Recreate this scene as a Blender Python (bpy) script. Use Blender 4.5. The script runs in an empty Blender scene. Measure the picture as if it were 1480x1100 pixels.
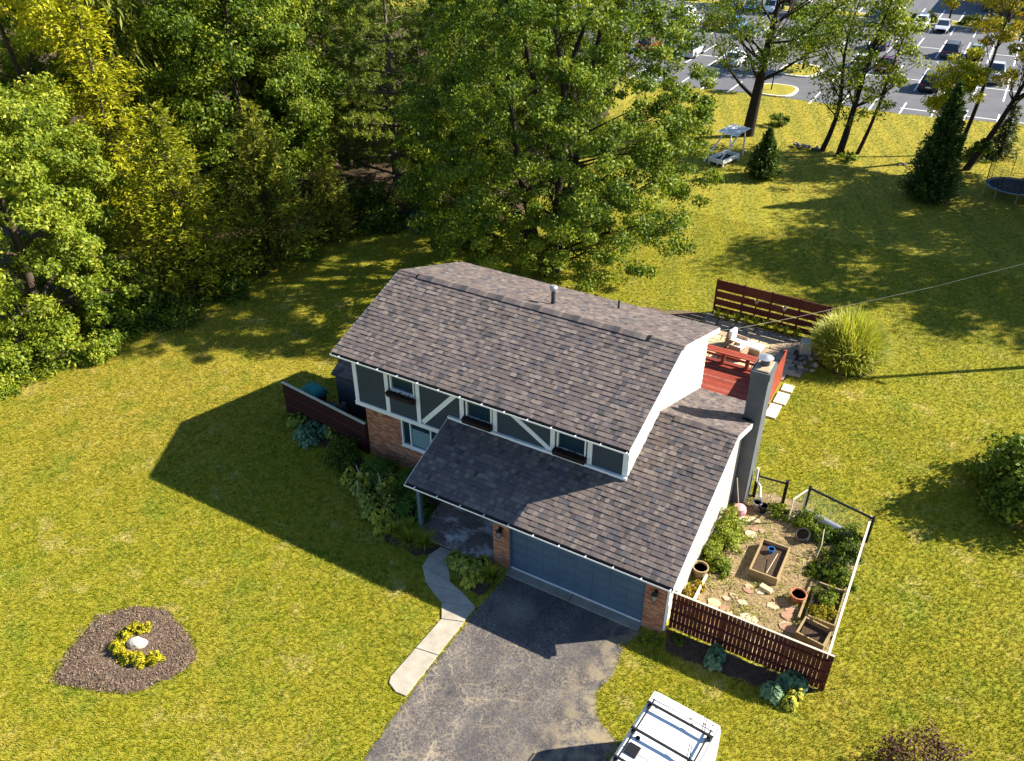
import bpy, math, random
import numpy as np
from mathutils import Vector, Matrix
R = math.radians
random.seed(7)
sc = bpy.context.scene
col = sc.collection

# ------------------------------------------------------------------ camera, sky, sun, exposure
def camera():
    yaw, pitch, roll = 0.520, -0.584, 0.0
    cy, sy, cp, sp = math.cos(yaw), math.sin(yaw), math.cos(pitch), math.sin(pitch)
    f = Vector((-sy * cp, cy * cp, sp)); r = Vector((cy, sy, 0)); u = r.cross(f)
    c, s = math.cos(roll), math.sin(roll)
    r, u = c * r + s * u, -s * r + c * u
    cam = bpy.data.cameras.new('camera'); o = bpy.data.objects.new('camera', cam); col.objects.link(o)
    m = Matrix((r, u, -f)).transposed().to_4x4(); m.translation = Vector((18.638, -20.299, 21.544)); o.matrix_world = m
    cam.sensor_width = 36; cam.lens = 36 * 1202.5 / 1480; cam.clip_end = 2000; cam.clip_start = .5
    sc.camera = o
camera()
SUN = Vector((1.187, 0.885, 1.0)).normalized()          # towards the sun
world = bpy.data.worlds.new('World'); sc.world = world; world.use_nodes = True
wn = world.node_tree.nodes; bg = wn['Background']; sky = wn.new('ShaderNodeTexSky')
sky.sky_type = 'NISHITA'; sky.sun_disc = False
sky.ozone_density = 5; sky.dust_density = .3; sky.sun_elevation = math.asin(SUN.z); sky.sun_rotation = math.atan2(SUN.x, SUN.y)
world.node_tree.links.new(sky.outputs[0], bg.inputs[0]); bg.inputs[1].default_value = 0.075
sl = bpy.data.lights.new('sun', 'SUN'); sl.energy = 5.0; sl.angle = R(.53); sl.color = (1.0, .93, .80)
so = bpy.data.objects.new('sun', sl); col.objects.link(so); so.rotation_euler = (-SUN).to_track_quat('-Z', 'Y').to_euler(); so.location = (40, 30, 60)
vs = sc.view_settings
sc.display_settings.display_device = 'sRGB'
vs.view_transform = 'Standard'; vs.look = 'None'; vs.gamma = 1; vs.use_curve_mapping = False; vs.exposure = 1.5
sc.render.engine = 'CYCLES'
sc.cycles.max_bounces = 6; sc.cycles.transparent_max_bounces = 4

# ------------------------------------------------------------------ materials
class NT:
    def __init__(s, name):
        s.m = bpy.data.materials.new(name); s.m.use_nodes = True; s.t = s.m.node_tree; s.n = s.t.nodes
        s.b = s.n['Principled BSDF']; s.out = s.n['Material Output']; s._c = None
    def new(s, kind, **kw):
        n = s.n.new('ShaderNode' + kind)
        for k, v in kw.items(): setattr(n, k, v)
        return n
    def L(s, a, b): s.t.links.new(a, b)
    def co(s, kind='pos'):
        if kind == 'pos': return s.new('NewGeometry').outputs['Position']
        return s.new('TexCoord').outputs['Object']
    def noise(s, co, scale, detail=4, rough=.6, stretch=None, dist=0):
        if stretch:
            mp = s.new('Mapping'); mp.inputs['Scale'].default_value = stretch; s.L(co, mp.inputs[0]); co = mp.outputs[0]
        n = s.new('TexNoise'); n.inputs['Scale'].default_value = scale; n.inputs['Detail'].default_value = detail
        n.inputs['Roughness'].default_value = rough; n.inputs['Distortion'].default_value = dist
        s.L(co, n.inputs['Vector']); return n.outputs['Fac']
    def ramp(s, fac, stops, interp='LINEAR'):
        r = s.new('ValToRGB'); e = r.color_ramp.elements; r.color_ramp.interpolation = interp
        while len(e) < len(stops): e.new(.5)
        for el, (p, c) in zip(e, stops): el.position = p; el.color = (*c, 1) if len(c) == 3 else c
        s.L(fac, r.inputs[0]); return r.outputs[0]
    def mix(s, fac, a, b, mode='MIX'):
        m = s.new('MixRGB', blend_type=mode)
        for v, i in ((fac, 0), (a, 1), (b, 2)):
            if hasattr(v, 'is_output'): s.L(v, m.inputs[i])
            else: m.inputs[i].default_value = v if i == 0 else (*v, 1)
        return m.outputs[0]
    def math(s, op, a, b=0.0, c=None):
        m = s.new('Math', operation=op)
        for i, v in enumerate((a, b) if c is None else (a, b, c)):
            if hasattr(v, 'is_output'): s.L(v, m.inputs[i])
            else: m.inputs[i].default_value = v
        return m.outputs[0]
    def mr(s, v, a, b, c=0, d=1):
        m = s.new('MapRange'); s.L(v, m.inputs[0])
        for i, x in enumerate((a, b, c, d)): m.inputs[i + 1].default_value = x
        return m.outputs[0]
    def dist(s, co, p):
        d = s.new('VectorMath', operation='DISTANCE'); s.L(co, d.inputs[0]); d.inputs[1].default_value = p; return d.outputs['Value']
    def bump(s, h, strength=.4, d=.02):
        b = s.new('Bump'); b.inputs['Strength'].default_value = strength; b.inputs['Distance'].default_value = d
        s.L(h, b.inputs['Height']); s.L(b.outputs[0], s.b.inputs['Normal'])
    def done(s, color, rough=.8, spec=.3, metal=0):
        if hasattr(color, 'is_output'): s.L(color, s.b.inputs['Base Color'])
        else: s.b.inputs['Base Color'].default_value = (*color, 1)
        s.b.inputs['Roughness'].default_value = rough; s.b.inputs['Specular IOR Level'].default_value = spec; s.b.inputs['Metallic'].default_value = metal
        return s.m

def plain(name, c, rough=.7, var=.25, scale=6, spec=.3, metal=0, bump=0, kind='obj', stretch=None):
    t = NT(name); co = t.co(kind)
    n = t.noise(co, scale, 6, .65, stretch)
    k = [max(0, 1 - var), 1 + var]
    cc = t.ramp(n, [(.25, tuple(x * k[0] for x in c)), (.75, tuple(min(1, x * k[1]) for x in c))])
    if bump: t.bump(n, bump)
    return t.done(cc, rough, spec, metal)

def leaf_mat(name, stops, trans=.35, rough=.55):
    t = NT(name)
    a = t.new('Attribute'); a.attribute_name = 'tone'
    c = t.ramp(a.outputs['Fac'], stops)
    t.done(c, rough, .25)
    tr = t.new('BsdfTranslucent'); t.L(t.mix(1, c, (1.0, .95, .45), 'MULTIPLY'), tr.inputs[0])
    ms = t.new('MixShader'); ms.inputs[0].default_value = trans
    t.L(t.b.outputs[0], ms.inputs[1]); t.L(tr.outputs[0], ms.inputs[2]); t.L(ms.outputs[0], t.out.inputs[0])
    return t.m

def lawn_color(t, co, blade=False):
    n1 = t.noise(co, .22, 5, .6); n2 = t.noise(co, 1.9, 7, .72, dist=.2); n3 = t.noise(co, 17, 6, .8)
    green = t.ramp(n2, [(.15, (.220, .250, .004)), (.5, (.335, .322, .005)), (.88, (.46, .405, .014))])
    dry = t.ramp(n2, [(.18, (.31, .26, .010)), (.52, (.44, .355, .03)), (.85, (.60, .48, .13))])
    sep = t.new('SeparateXYZ'); t.L(co, sep.inputs[0]); y = sep.outputs[1]
    far = t.mr(y, 27, 48)                                       # the slope before the parking lot is drier
    spot = t.math('MAXIMUM', t.mr(t.dist(co, (-11.5, -1.0, 0)), 8.5, 2.5), t.math('MULTIPLY', t.mr(t.dist(co, (-8, 2.5, 0)), 5.5, 1.5), .85))
    spot = t.math('MAXIMUM', spot, t.math('MULTIPLY', t.mr(t.dist(co, (21, -4, 0)), 5, 1), .55))
    amt = t.math('ADD', t.math('MULTIPLY', t.math('MAXIMUM', far, spot), .95), t.mr(n1, .48, .70, 0, .55))
    amt = t.math('MULTIPLY', amt, t.mr(t.noise(co, .9, 4, .6), .25, .6, .55, 1.25))
    amt.node.use_clamp = True
    c = t.mix(amt, green, dry)
    c = t.mix(t.mr(t.noise(co, .5, 6, .65), .50, .66, 0, .8), c, (.185, .26, .006))
    c = t.mix(t.mr(t.noise(co, .7, 6, .72), .56, .68, 0, .85), c, (.66, .53, .19))
    c = t.mix(t.mr(y, 12, 30, 0, .7), c, t.mix(amt, (.31, .295, .005), (.42, .345, .03)))       # shorter, evener turf behind the house
    w = t.new('TexWave'); w.inputs['Scale'].default_value = .16; w.inputs['Distortion'].default_value = 1.2; w.inputs['Detail'].default_value = 1
    mp = t.new('Mapping'); mp.inputs['Rotation'].default_value = (0, 0, R(-22)); t.L(co, mp.inputs[0]); t.L(mp.outputs[0], w.inputs[0])
    stripe = t.math('MULTIPLY', t.mr(w.outputs['Fac'], .3, .7), t.mr(y, 14, 22))
    c = t.mix(t.math('MULTIPLY', stripe, .42), c, (.19, .215, .016))
    c = t.mix(t.math('MULTIPLY', t.mr(n3, .53, .66), .6), c, (.55, .48, .05))
    c = t.mix(t.math('MULTIPLY', t.mr(n3, .47, .36), .75), c, (.10, .14, .004))
    return c

def make_mats():
    M = {}
    t = NT('lawn'); co = t.co(); c = lawn_color(t, co)
    t.bump(t.noise(co, 40, 5, .8), .6, .03); M['lawn'] = t.done(t.mix(.4, c, (.15, .13, .04)), .9, .1)
    t = NT('grass_blade'); co = t.co(); c = lawn_color(t, co)
    oi = t.new('ObjectInfo'); rnd = oi.outputs['Random']; c = t.mix(t.mr(rnd, .5, 1, 0, .8), c, (.66, .56, .10)); c = t.mix(t.mr(rnd, .5, 0, 0, .75), c, (.11, .17, .004))
    t.done(c, .6, .2)
    tr = t.new('BsdfTranslucent'); t.L(c, tr.inputs[0]); ms = t.new('MixShader'); ms.inputs[0].default_value = .5
    t.L(t.b.outputs[0], ms.inputs[1]); t.L(tr.outputs[0], ms.inputs[2]); t.L(ms.outputs[0], t.out.inputs[0]); M['blade'] = t.m
    # forest floor
    t = NT('leaf_litter'); co = t.co(); n = t.noise(co, 6, 6, .7)
    M['litter'] = t.done(t.ramp(n, [(.3, (.026, .017, .009)), (.55, (.070, .044, .022)), (.75, (.13, .085, .036))]), .95); t.bump(n, .6, .05)
    # driveway asphalt: worn, cracked, straw coloured grit in the cracks
    t = NT('old_asphalt'); co = t.co()
    n = t.noise(co, 1.0, 5, .6); fine = t.noise(co, 24, 5, .8)
    base = t.ramp(n, [(.3, (.046, .042, .046)), (.55, (.082, .075, .077)), (.75, (.13, .115, .105))])
    base = t.mix(t.math('MULTIPLY', t.mr(fine, .53, .64), .75), base, (.32, .27, .21))
    base = t.mix(t.math('MULTIPLY', t.mr(fine, .46, .34), .6), base, (.03, .028, .03))
    wob = t.new('VectorMath', operation='ADD'); t.L(co, wob.inputs[0])
    nz = t.new('TexNoise'); nz.inputs['Scale'].default_value = 2.2; nz.inputs['Detail'].default_value = 3; t.L(co, nz.inputs['Vector'])
    sc_ = t.new('VectorMath', operation='SCALE'); t.L(nz.outputs['Color'], sc_.inputs[0]); sc_.inputs['Scale'].default_value = .34; t.L(sc_.outputs[0], wob.inputs[1])
    sep = t.new('SeparateXYZ'); t.L(co, sep.inputs[0])
    zone = t.math('MULTIPLY', t.mr(sep.outputs[1], -4.0, -6.5, .12, 1), t.mr(t.noise(co, .5, 4), .36, .56, .25, 1))
    grit = t.mr(t.noise(co, 11, 5, .75), .47, .6)
    left = t.mr(sep.outputs[0], 12.5, 9.0, .15, 1)
    for scl, wid, amt in ((.55, .020, 1.0), (1.7, .034, .9), (3.9, .06, .8)):
        v = t.new('TexVoronoi', feature='DISTANCE_TO_EDGE'); v.inputs['Scale'].default_value = scl; t.L(wob.outputs[0], v.inputs['Vector'])
        k = t.math('MULTIPLY', t.math('MULTIPLY', t.mr(v.outputs['Distance'], wid, wid * .2), t.math('MULTIPLY', zone, left)), amt)
        k = t.math('MULTIPLY', k, t.mr(t.noise(co, .9, 6, .75), .41, .54, .0, 1))
        base = t.mix(k, base, (.34, .275, .18))
    g2 = t.mr(t.noise(co, 11, 6, .9), .50, .56); g3 = t.mr(t.noise(co, .7, 4, .65), .40, .62, .12, .85)
    base = t.mix(t.math('MULTIPLY', t.math('MULTIPLY', g2, g3), t.mr(sep.outputs[1], -3.4, -6, .25, 1)), base, (.31, .255, .185))
    lane = t.mr(t.noise(co, 1.0, 4, .6, (1.1, .16, 1)), .42, .60)                                 # wear running along the drive
    base = t.mix(t.math('MULTIPLY', lane, .45), base, (.052, .047, .050))
    oil = t.mr(t.noise(co, 1.1, 3, .5), .66, .74); base = t.mix(t.math('MULTIPLY', oil, .6), base, (.03, .026, .026))
    edge = t.math('MULTIPLY', t.mr(sep.outputs[0], 11.8, 13.2), t.mr(t.noise(co, 2.0, 4), .42, .6))
    base = t.mix(t.math('MULTIPLY', edge, .7), base, (.30, .24, .14))
    base = t.mix(t.math('MULTIPLY', t.mr(t.dist(co, (9.4, -3.9, 0)), .8, .1), t.mr(fine, .4, .6, .2, .8)), base, (.30, .26, .21))
    M['asphalt'] = t.done(base, .88, .25); t.bump(fine, .5, .012)
    t = NT('lot_asphalt'); co = t.co(); n = t.noise(co, .5, 5); f2 = t.noise(co, 12, 3)
    c = t.ramp(n, [(.3, (.085, .088, .100)), (.7, (.125, .125, .135))]); c = t.mix(t.mr(f2, .3, .7, 0, .25), c, (.16, .155, .15))
    M['lot'] = t.done(c, .85, .25)
    M['lotline'] = plain('road_paint', (.78, .77, .72), .7, .12, 3, kind='pos')
    # concrete
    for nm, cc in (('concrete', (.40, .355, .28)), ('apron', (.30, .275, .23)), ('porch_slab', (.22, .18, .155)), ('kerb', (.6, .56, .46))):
        t = NT(nm); co = t.co(); n = t.noise(co, 2.0, 6, .7); f2 = t.noise(co, 22, 4, .7)
        c = t.ramp(n, [(.3, tuple(x * .72 for x in cc)), (.7, tuple(x * 1.15 for x in cc))])
        c = t.mix(t.mr(f2, .35, .7, 0, .25), c, tuple(x * .6 for x in cc)); t.bump(f2, .2, .01); 
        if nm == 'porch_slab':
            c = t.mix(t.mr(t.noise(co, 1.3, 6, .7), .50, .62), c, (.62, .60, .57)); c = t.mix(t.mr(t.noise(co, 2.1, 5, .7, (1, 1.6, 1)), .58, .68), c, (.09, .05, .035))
        M[nm] = t.done(c, .85, .25)
    # shingles
    cols = [(.150, .120, .104), (.118, .092, .082), (.102, .086, .080), (.066, .059, .060), (.180, .147, .127), (.116, .094, .094), (.086, .080, .084), (.135, .110, .098)]
    for i, cc in enumerate(cols): M['sh%d' % i] = plain('asphalt_shingle', tuple(x * 1.05 for x in cc), .92, .28, 30, .12, kind='pos')
    M['ridge'] = plain('ridge_cap', (.115, .105, .105), .9, .3, 14, .15, kind='pos')
    M['roofbase'] = plain('roof_felt', (.03, .028, .03), .9)
    # bricks
    for i, cc in enumerate([(.34, .145, .075), (.28, .115, .062), (.40, .185, .10), (.22, .09, .055), (.36, .20, .12)]):
        M['brick%d' % i] = plain('brick', tuple(min(1, q * 1.28) for q in cc), .9, .25, 20, .15, kind='pos')
    M['mortar'] = plain('mortar', (.30, .25, .20), .95, .2, 12)
    def siding(nm, cc, var=.12, rough=.7):
        t = NT(nm); co = t.co('pos'); n = t.noise(co, 1.2, 5); f2 = t.noise(co, 30, 3, .6, (1, 1, .2))
        c = t.ramp(n, [(.3, tuple(x * (1 - var) for x in cc)), (.7, tuple(x * (1 + var) for x in cc))]); t.bump(f2, .15, .01); return t.done(c, rough, .3)
    M['panel'] = siding('slate_grey_stucco', (.040, .054, .066))
    M['cream'] = siding('cream_siding', (.42, .385, .335), .06)
    M['chim'] = siding('grey_chimney_paint', (.095, .102, .11), .2)
    M['white'] = siding('white_trim_paint', (.80, .79, .76), .06, .5)
    M['door'] = siding('blue_grey_door_paint', (.085, .13, .175), .1, .5)
    M['dark_siding'] = siding('charcoal_siding', (.05, .055, .065), .15)
    M['glass'] = NT('window_glass').done((.015, .035, .05), .06, .8)
    M['curtain'] = plain('blind', (.16, .26, .30), .8, .1)
    M['black'] = plain('black_metal', (.012, .012, .013), .45, .2)
    M['darkgrey'] = plain('dark_grey_plastic', (.05, .052, .056), .6, .25)
    M['steel'] = plain('galvanized_steel', (.42, .43, .44), .4, .2, 5, .5, .6)
    M['gutter_dirt'] = plain('gutter_debris', (.035, .022, .015), .95, .5, 20)
    M['box_soil'] = plain('flower_box_soil', (.022, .012, .010), .95, .5, 30)
    M['fence_red'] = plain('red_brown_stain', (.075, .016, .011), .75, .35, 3, .25, stretch=(6, 6, .7), kind='pos')
    M['fence_red2'] = plain('red_brown_stain', (.095, .024, .014), .75, .35, 3, .25, stretch=(6, 6, .7), kind='pos')
    M['fence_shaded'] = plain('red_brown_stain_shaded', (.034, .011, .010), .75, .35, 3, .2, stretch=(6, 6, .7), kind='pos')  # red-brown stain darkened: shade on the left fence put into the colour
    M['deck'] = plain('deck_red_stain', (.24, .042, .022), .6, .3, 3, .3, kind='pos')
    M['deck2'] = plain('deck_red_stain', (.29, .056, .028), .6, .3, 3, .3, kind='pos')
    M['deck3'] = plain('worn_red_stain', (.27, .085, .055), .75, .4, 6, .25, kind='pos'); M['deck4'] = plain('dark_red_stain', (.19, .036, .020), .6, .35, 4, .3, kind='pos')
    M['wood'] = plain('weathered_wood', (.30, .22, .11), .85, .3, 5, .2, stretch=(1, 8, 8), kind='pos')
    M['wood_pale'] = plain('pale_wood', (.62, .52, .38), .85, .15, 5, .2, kind='pos')
    M['soil'] = plain('bed_soil', (.075, .05, .032), .95, .5, 18, .1, kind='pos', bump=.6)
    M['dark_soil'] = plain('dark_bed_soil', (.075, .052, .034), .95, .6, 7, .1, kind='pos', bump=.6)
    t = NT('straw_ground'); co = t.co(); n = t.noise(co, 3.0, 6, .7); f2 = t.noise(co, 28, 5, .8, (1, 2.2, 1)); n3 = t.noise(co, 1.0, 3)
    c = t.ramp(n, [(.3, (.12, .08, .035)), (.48, (.30, .215, .105)), (.7, (.46, .35, .19))])
    c = t.mix(t.math('MULTIPLY', t.mr(f2, .52, .42), .8), c, (.07, .05, .025)); c = t.mix(t.math('MULTIPLY', t.mr(n3, .55, .7), .6), c, (.16, .17, .03))
    t.bump(f2, .8, .03); M['straw'] = t.done(c, .95, .1)
    t = NT('mulch'); co = t.co(); f2 = t.noise(co, 16, 5, .75, dist=.6); n = t.noise(co, 1.2, 4)
    c = t.ramp(f2, [(.3, (.05, .032, .022)), (.5, (.145, .10, .072)), (.7, (.26, .19, .14))]); c = t.mix(t.mr(n, .5, .75, 0, .3), c, (.24, .21, .08))
    t.bump(f2, .9, .05); M['mulch'] = t.done(c, .95, .1)
    for i, cc in enumerate([(.13, .085, .055), (.20, .14, .095), (.28, .21, .15), (.07, .045, .03)]): M['chip%d' % i] = plain('mulch_chip', cc, .95, .3, 9, .1)
    for i, cc in enumerate([(.46, .36, .21), (.38, .29, .19), (.30, .24, .18), (.52, .43, .27), (.24, .20, .165)]): M['stone%d' % i] = plain('flagstone', cc, .9, .3, 5, .2, kind='pos', bump=.3)
    M['redstone'] = plain('reddish_flagstone', (.33, .19, .12), .9, .3, 6, .2, kind='pos', bump=.3)
    M['rock'] = plain('pale_rock', (.50, .42, .34), .9, .3, 6, .2, bump=.5)
    M['rock_dark'] = plain('grey_rock', (.16, .145, .13), .9, .4, 5, .2, bump=.5)
    M['terracotta'] = plain('terracotta', (.42, .15, .075), .85, .25, 8)
    M['teal'] = plain('teal_tarp', (.010, .20, .17), .5, .4, 5, .4, bump=.4)
    M['wicker'] = plain('tan_wicker', (.36, .25, .16), .85, .25, 30)
    M['cushion'] = plain('white_cushion', (.80, .78, .78), .9, .05, 10)
    M['blue'] = plain('blue_plastic', (.03, .16, .42), .4, .15)
    M['pink'] = plain('pink_plastic', (.65, .30, .32), .5, .2)
    M['bark'] = plain('bark', (.075, .055, .040), .95, .45, 5, .1, stretch=(3, 3, .6), bump=.6)
    M['bark_dark'] = plain('dark_bark', (.035, .027, .022), .95, .45, 5, .1, stretch=(3, 3, .6), bump=.6)
    M['bark_pale'] = plain('pale_bark', (.17, .135, .10), .95, .4, 5, .1, stretch=(3, 3, .6), bump=.5)
    M['net'] = plain('trampoline_net', (.02, .022, .028), .8)
    M['tmat'] = plain('trampoline_bed', (.012, .016, .024), .9)
    M['tpad'] = plain('trampoline_pad', (.02, .13, .24), .8)
    M['tyre'] = plain('tyre_rubber', (.015, .015, .015), .8)
    M['carglass'] = NT('car_glass').done((.02, .03, .04), .05, .9)
    M['lamp'] = plain('headlamp', (.7, .7, .7), .2, .05)
    M['tail'] = plain('tail_lamp', (.45, .02, .02), .3, .05)
    M['plastic_white'] = plain('white_van_paint', (.76, .76, .745), .38, .07, 2.2, .4)
    for nm, c in (('white', (.80, .80, .80)), ('black', (.012, .013, .016)), ('navy', (.015, .035, .09)), ('silver', (.42, .45, .48)), ('red', (.25, .015, .02)),
                  ('maroon', (.075, .012, .015)), ('blue', (.10, .24, .48)), ('green', (.17, .22, .20)), ('charcoal', (.05, .055, .06))):
        M['car_' + nm] = NT('car_paint_' + nm).done(c, .3, .5)
    def LM(nm, a, b, c, d, tr=.42): M[nm] = leaf_mat(nm, [(0, a), (.38, b), (.72, c), (1, d)], tr * .85)
    LM('leaf_mid', (.024, .056, .005), (.095, .160, .010), (.22, .275, .018), (.42, .40, .03))
    LM('leaf_light', (.05, .095, .008), (.17, .235, .014), (.34, .38, .03), (.52, .50, .08))
    LM('leaf_dark', (.016, .038, .004), (.060, .105, .008), (.15, .20, .014), (.30, .30, .02))
    LM('leaf_yellow', (.15, .19, .010), (.36, .37, .012), (.52, .48, .016), (.62, .52, .02))
    LM('leaf_orange', (.12, .13, .012), (.29, .27, .014), (.42, .33, .016), (.50, .32, .02))
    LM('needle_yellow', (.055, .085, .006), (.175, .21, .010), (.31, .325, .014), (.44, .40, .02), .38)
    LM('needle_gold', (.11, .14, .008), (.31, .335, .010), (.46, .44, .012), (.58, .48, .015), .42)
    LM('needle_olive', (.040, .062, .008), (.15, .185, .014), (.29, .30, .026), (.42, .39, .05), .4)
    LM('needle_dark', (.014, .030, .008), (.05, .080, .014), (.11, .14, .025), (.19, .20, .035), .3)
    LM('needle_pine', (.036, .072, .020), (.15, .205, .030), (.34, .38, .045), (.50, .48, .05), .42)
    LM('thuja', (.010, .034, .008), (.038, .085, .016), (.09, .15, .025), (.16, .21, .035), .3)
    LM('hosta', (.055, .085, .008), (.17, .22, .022), (.34, .36, .04), (.60, .52, .12), .3)
    LM('hosta_blue', (.03, .075, .04), (.09, .18, .085), (.15, .25, .12), (.22, .32, .15), .3)
    LM('hosta_yellow', (.121, .176, .020), (.324, .365, .035), (.540, .486, .047), (.675, .432, .054), .3)
    LM('lily', (.07, .11, .006), (.19, .25, .014), (.31, .34, .024), (.42, .40, .05), .35)
    LM('box', (.022, .068, .008), (.068, .149, .016), (.121, .230, .027), (.189, .297, .041), .3)
    LM('reed', (.11, .16, .010), (.33, .38, .03), (.50, .52, .08), (.64, .62, .22), .45)
    LM('gold_shrub', (.14, .15, .006), (.42, .38, .012), (.60, .50, .02), (.68, .56, .05), .35)
    LM('burgundy', (.02, .008, .008), (.065, .022, .02), (.12, .05, .03), (.17, .10, .05), .25)
    LM('flower', (.09, .11, .01), (.36, .27, .014), (.52, .34, .018), (.58, .34, .03), .3)
    return M
M = make_mats()

# ------------------------------------------------------------------ mesh helpers
class MB:
    def __init__(s): s.v = []; s.f = []; s.mi = []; s.mats = []
    def m(s, mat):
        if mat not in s.mats: s.mats.append(mat)
        return s.mats.index(mat)
    def add(s, vs, fs, mat=None):
        b = len(s.v); s.v += [tuple(v) for v in vs]; k = s.m(mat) if mat else 0
        for f in fs: s.f.append([b + i for i in f]); s.mi.append(k)
        return s
    def box(s, a, b, mat=None, xf=None):
        (x0, y0, z0), (x1, y1, z1) = a, b
        vs = [(x0, y0, z0), (x1, y0, z0), (x1, y1, z0), (x0, y1, z0), (x0, y0, z1), (x1, y0, z1), (x1, y1, z1), (x0, y1, z1)]
        if xf: vs = [xf @ Vector(v) for v in vs]
        return s.add(vs, [(0, 3, 2, 1), (4, 5, 6, 7), (0, 1, 5, 4), (1, 2, 6, 5), (2, 3, 7, 6), (3, 0, 4, 7)], mat)
    def prism(s, poly, z0, z1, mat=None):
        n = len(poly); z = lambda v: v
        vs = [(x, y, z0) for x, y in poly] + [(x, y, z1) for x, y in poly]
        fs = [tuple(range(n))[::-1], tuple(range(n, 2 * n))] + [(i, (i + 1) % n, n + (i + 1) % n, n + i) for i in range(n)]
        return s.add(vs, fs, mat)
    def extrude(s, pts, vec, mat=None):
        n = len(pts); vec = Vector(vec); P = [Vector(p) for p in pts]
        return s.add(P + [p + vec for p in P], [tuple(range(n))[::-1], tuple(range(n, 2 * n))] + [(i, (i + 1) % n, n + (i + 1) % n, n + i) for i in range(n)], mat)
    def beam(s, a, b, w, d, mat=None, up=(0, 0, 1)):
        a, b = Vector(a), Vector(b); t = (b - a).normalized(); u = Vector(up)
        if abs(t.dot(u)) > .98: u = Vector((0, 1, 0))
        r = t.cross(u).normalized(); u = r.cross(t)
        vs = [p + r * i * w / 2 + u * j * d / 2 for p in (a, b) for i, j in ((-1, -1), (1, -1), (1, 1), (-1, 1))]
        return s.add(vs, [(0, 1, 2, 3), (7, 6, 5, 4), (0, 4, 5, 1), (1, 5, 6, 2), (2, 6, 7, 3), (3, 7, 4, 0)], mat)
    def tube(s, path, rad, n=6, mat=None, cap=True):
        P = [Vector(p) for p in path]; k = len(P); rad = [rad] * k if not hasattr(rad, '__len__') else rad
        vs = []; t0 = None
        ref = Vector((.31, .17, .93))
        for i in range(k):
            t = (P[min(i + 1, k - 1)] - P[max(i - 1, 0)]).normalized()
            if abs(t.dot(ref)) > .95: ref = Vector((.9, .3, .1))
            a = t.cross(ref).normalized(); b = t.cross(a)
            vs += [P[i] + (a * math.cos(2 * math.pi * j / n) + b * math.sin(2 * math.pi * j / n)) * rad[i] for j in range(n)]
        fs = [(i * n + j, i * n + (j + 1) % n, (i + 1) * n + (j + 1) % n, (i + 1) * n + j) for i in range(k - 1) for j in range(n)]
        if cap: fs += [tuple(range(n))[::-1], tuple(range((k - 1) * n, k * n))]
        return s.add(vs, fs, mat)
    def lathe(s, prof, n=14, c=(0, 0, 0), mat=None):
        k = len(prof); cx, cy, cz = c
        vs = [(cx + r * math.cos(2 * math.pi * j / n), cy + r * math.sin(2 * math.pi * j / n), cz + z) for r, z in prof for j in range(n)]
        fs = [(i * n + j, i * n + (j + 1) % n, (i + 1) * n + (j + 1) % n, (i + 1) * n + j) for i in range(k - 1) for j in range(n)]
        fs += [tuple(range(n))[::-1], tuple(range((k - 1) * n, k * n))]
        return s.add(vs, fs, mat)
    def mesh(s, name, mat=None, smooth=False):
        me = bpy.data.meshes.new(name); me.from_pydata(s.v, [], s.f)
        for m_ in (s.mats if s.mats else [mat]): me.materials.append(m_)
        if s.mats: me.polygons.foreach_set('material_index', s.mi)
        if smooth: me.polygons.foreach_set('use_smooth', [True] * len(me.polygons))
        me.update(); return me
    def build(s, name, mat=None, parent=None, smooth=False, bevel=0, kind=None):
        return obj(name, s.mesh(name, mat, smooth), parent, bevel=bevel, kind=kind)

def obj(name, me, parent=None, bevel=0, kind=None, loc=None, rot=None):
    o = bpy.data.objects.new(name, me); col.objects.link(o)
    if parent: o.parent = parent
    if bevel:
        b = o.modifiers.new('bevel', 'BEVEL'); b.width = bevel; b.segments = 2; b.limit_method = 'ANGLE'
    if kind: o['kind'] = kind
    if loc: o.location = loc
    if rot: o.rotation_euler = rot
    return o
def thing(name, label, cat, loc=(0, 0, 0), rz=0, group=None):
    o = bpy.data.objects.new(name, None); col.objects.link(o); o.location = loc; o.rotation_euler = (0, 0, rz); o.empty_display_size = .2
    return tag(o, label, cat, group)
ORD = ['first', 'second', 'third', 'fourth', 'fifth', 'sixth', 'seventh', 'eighth', 'ninth', 'tenth', 'eleventh']
def tag(o, label, cat, group=None):
    o['label'] = label; o['category'] = cat
    if group: o['group'] = group
    return o
def structure(o, label=None):
    o['kind'] = 'structure'
    if label: o['label'] = label
    return o
def np_mesh(name, V, F, mat, tone=None, smooth=False):
    V = np.asarray(V, np.float32).reshape(-1, 3); F = np.asarray(F, np.int32); n, k = F.shape
    me = bpy.data.meshes.new(name); me.vertices.add(len(V)); me.vertices.foreach_set('co', V.ravel())
    me.loops.add(n * k); me.loops.foreach_set('vertex_index', F.ravel()); me.polygons.add(n)
    me.polygons.foreach_set('loop_start', np.arange(0, n * k, k, dtype=np.int32))
    if tone is not None:
        a = me.attributes.new('tone', 'FLOAT', 'FACE'); a.data.foreach_set('value', np.asarray(tone, np.float32))
    me.materials.append(mat); me.update(calc_edges=True); me.validate()
    return me
def unit(a): return a / (np.linalg.norm(a, axis=-1, keepdims=True) + 1e-9)
def leaf_quads(P, T, N, L, W, fold=.15):
    """rhombic leaves at P along T with face normal about N"""
    T = unit(T); B = unit(np.cross(T, N)); Nn = np.cross(B, T)
    L = np.broadcast_to(L, (len(P),))[:, None]; W = np.broadcast_to(W, (len(P),))[:, None]
    V = np.stack([P - T * L * .5, P + B * W * .5 + Nn * W * fold, P + T * L * .5, P - B * W * .5 + Nn * W * fold], 1)
    return V.reshape(-1, 3), np.arange(len(P) * 4).reshape(-1, 4)
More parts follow.
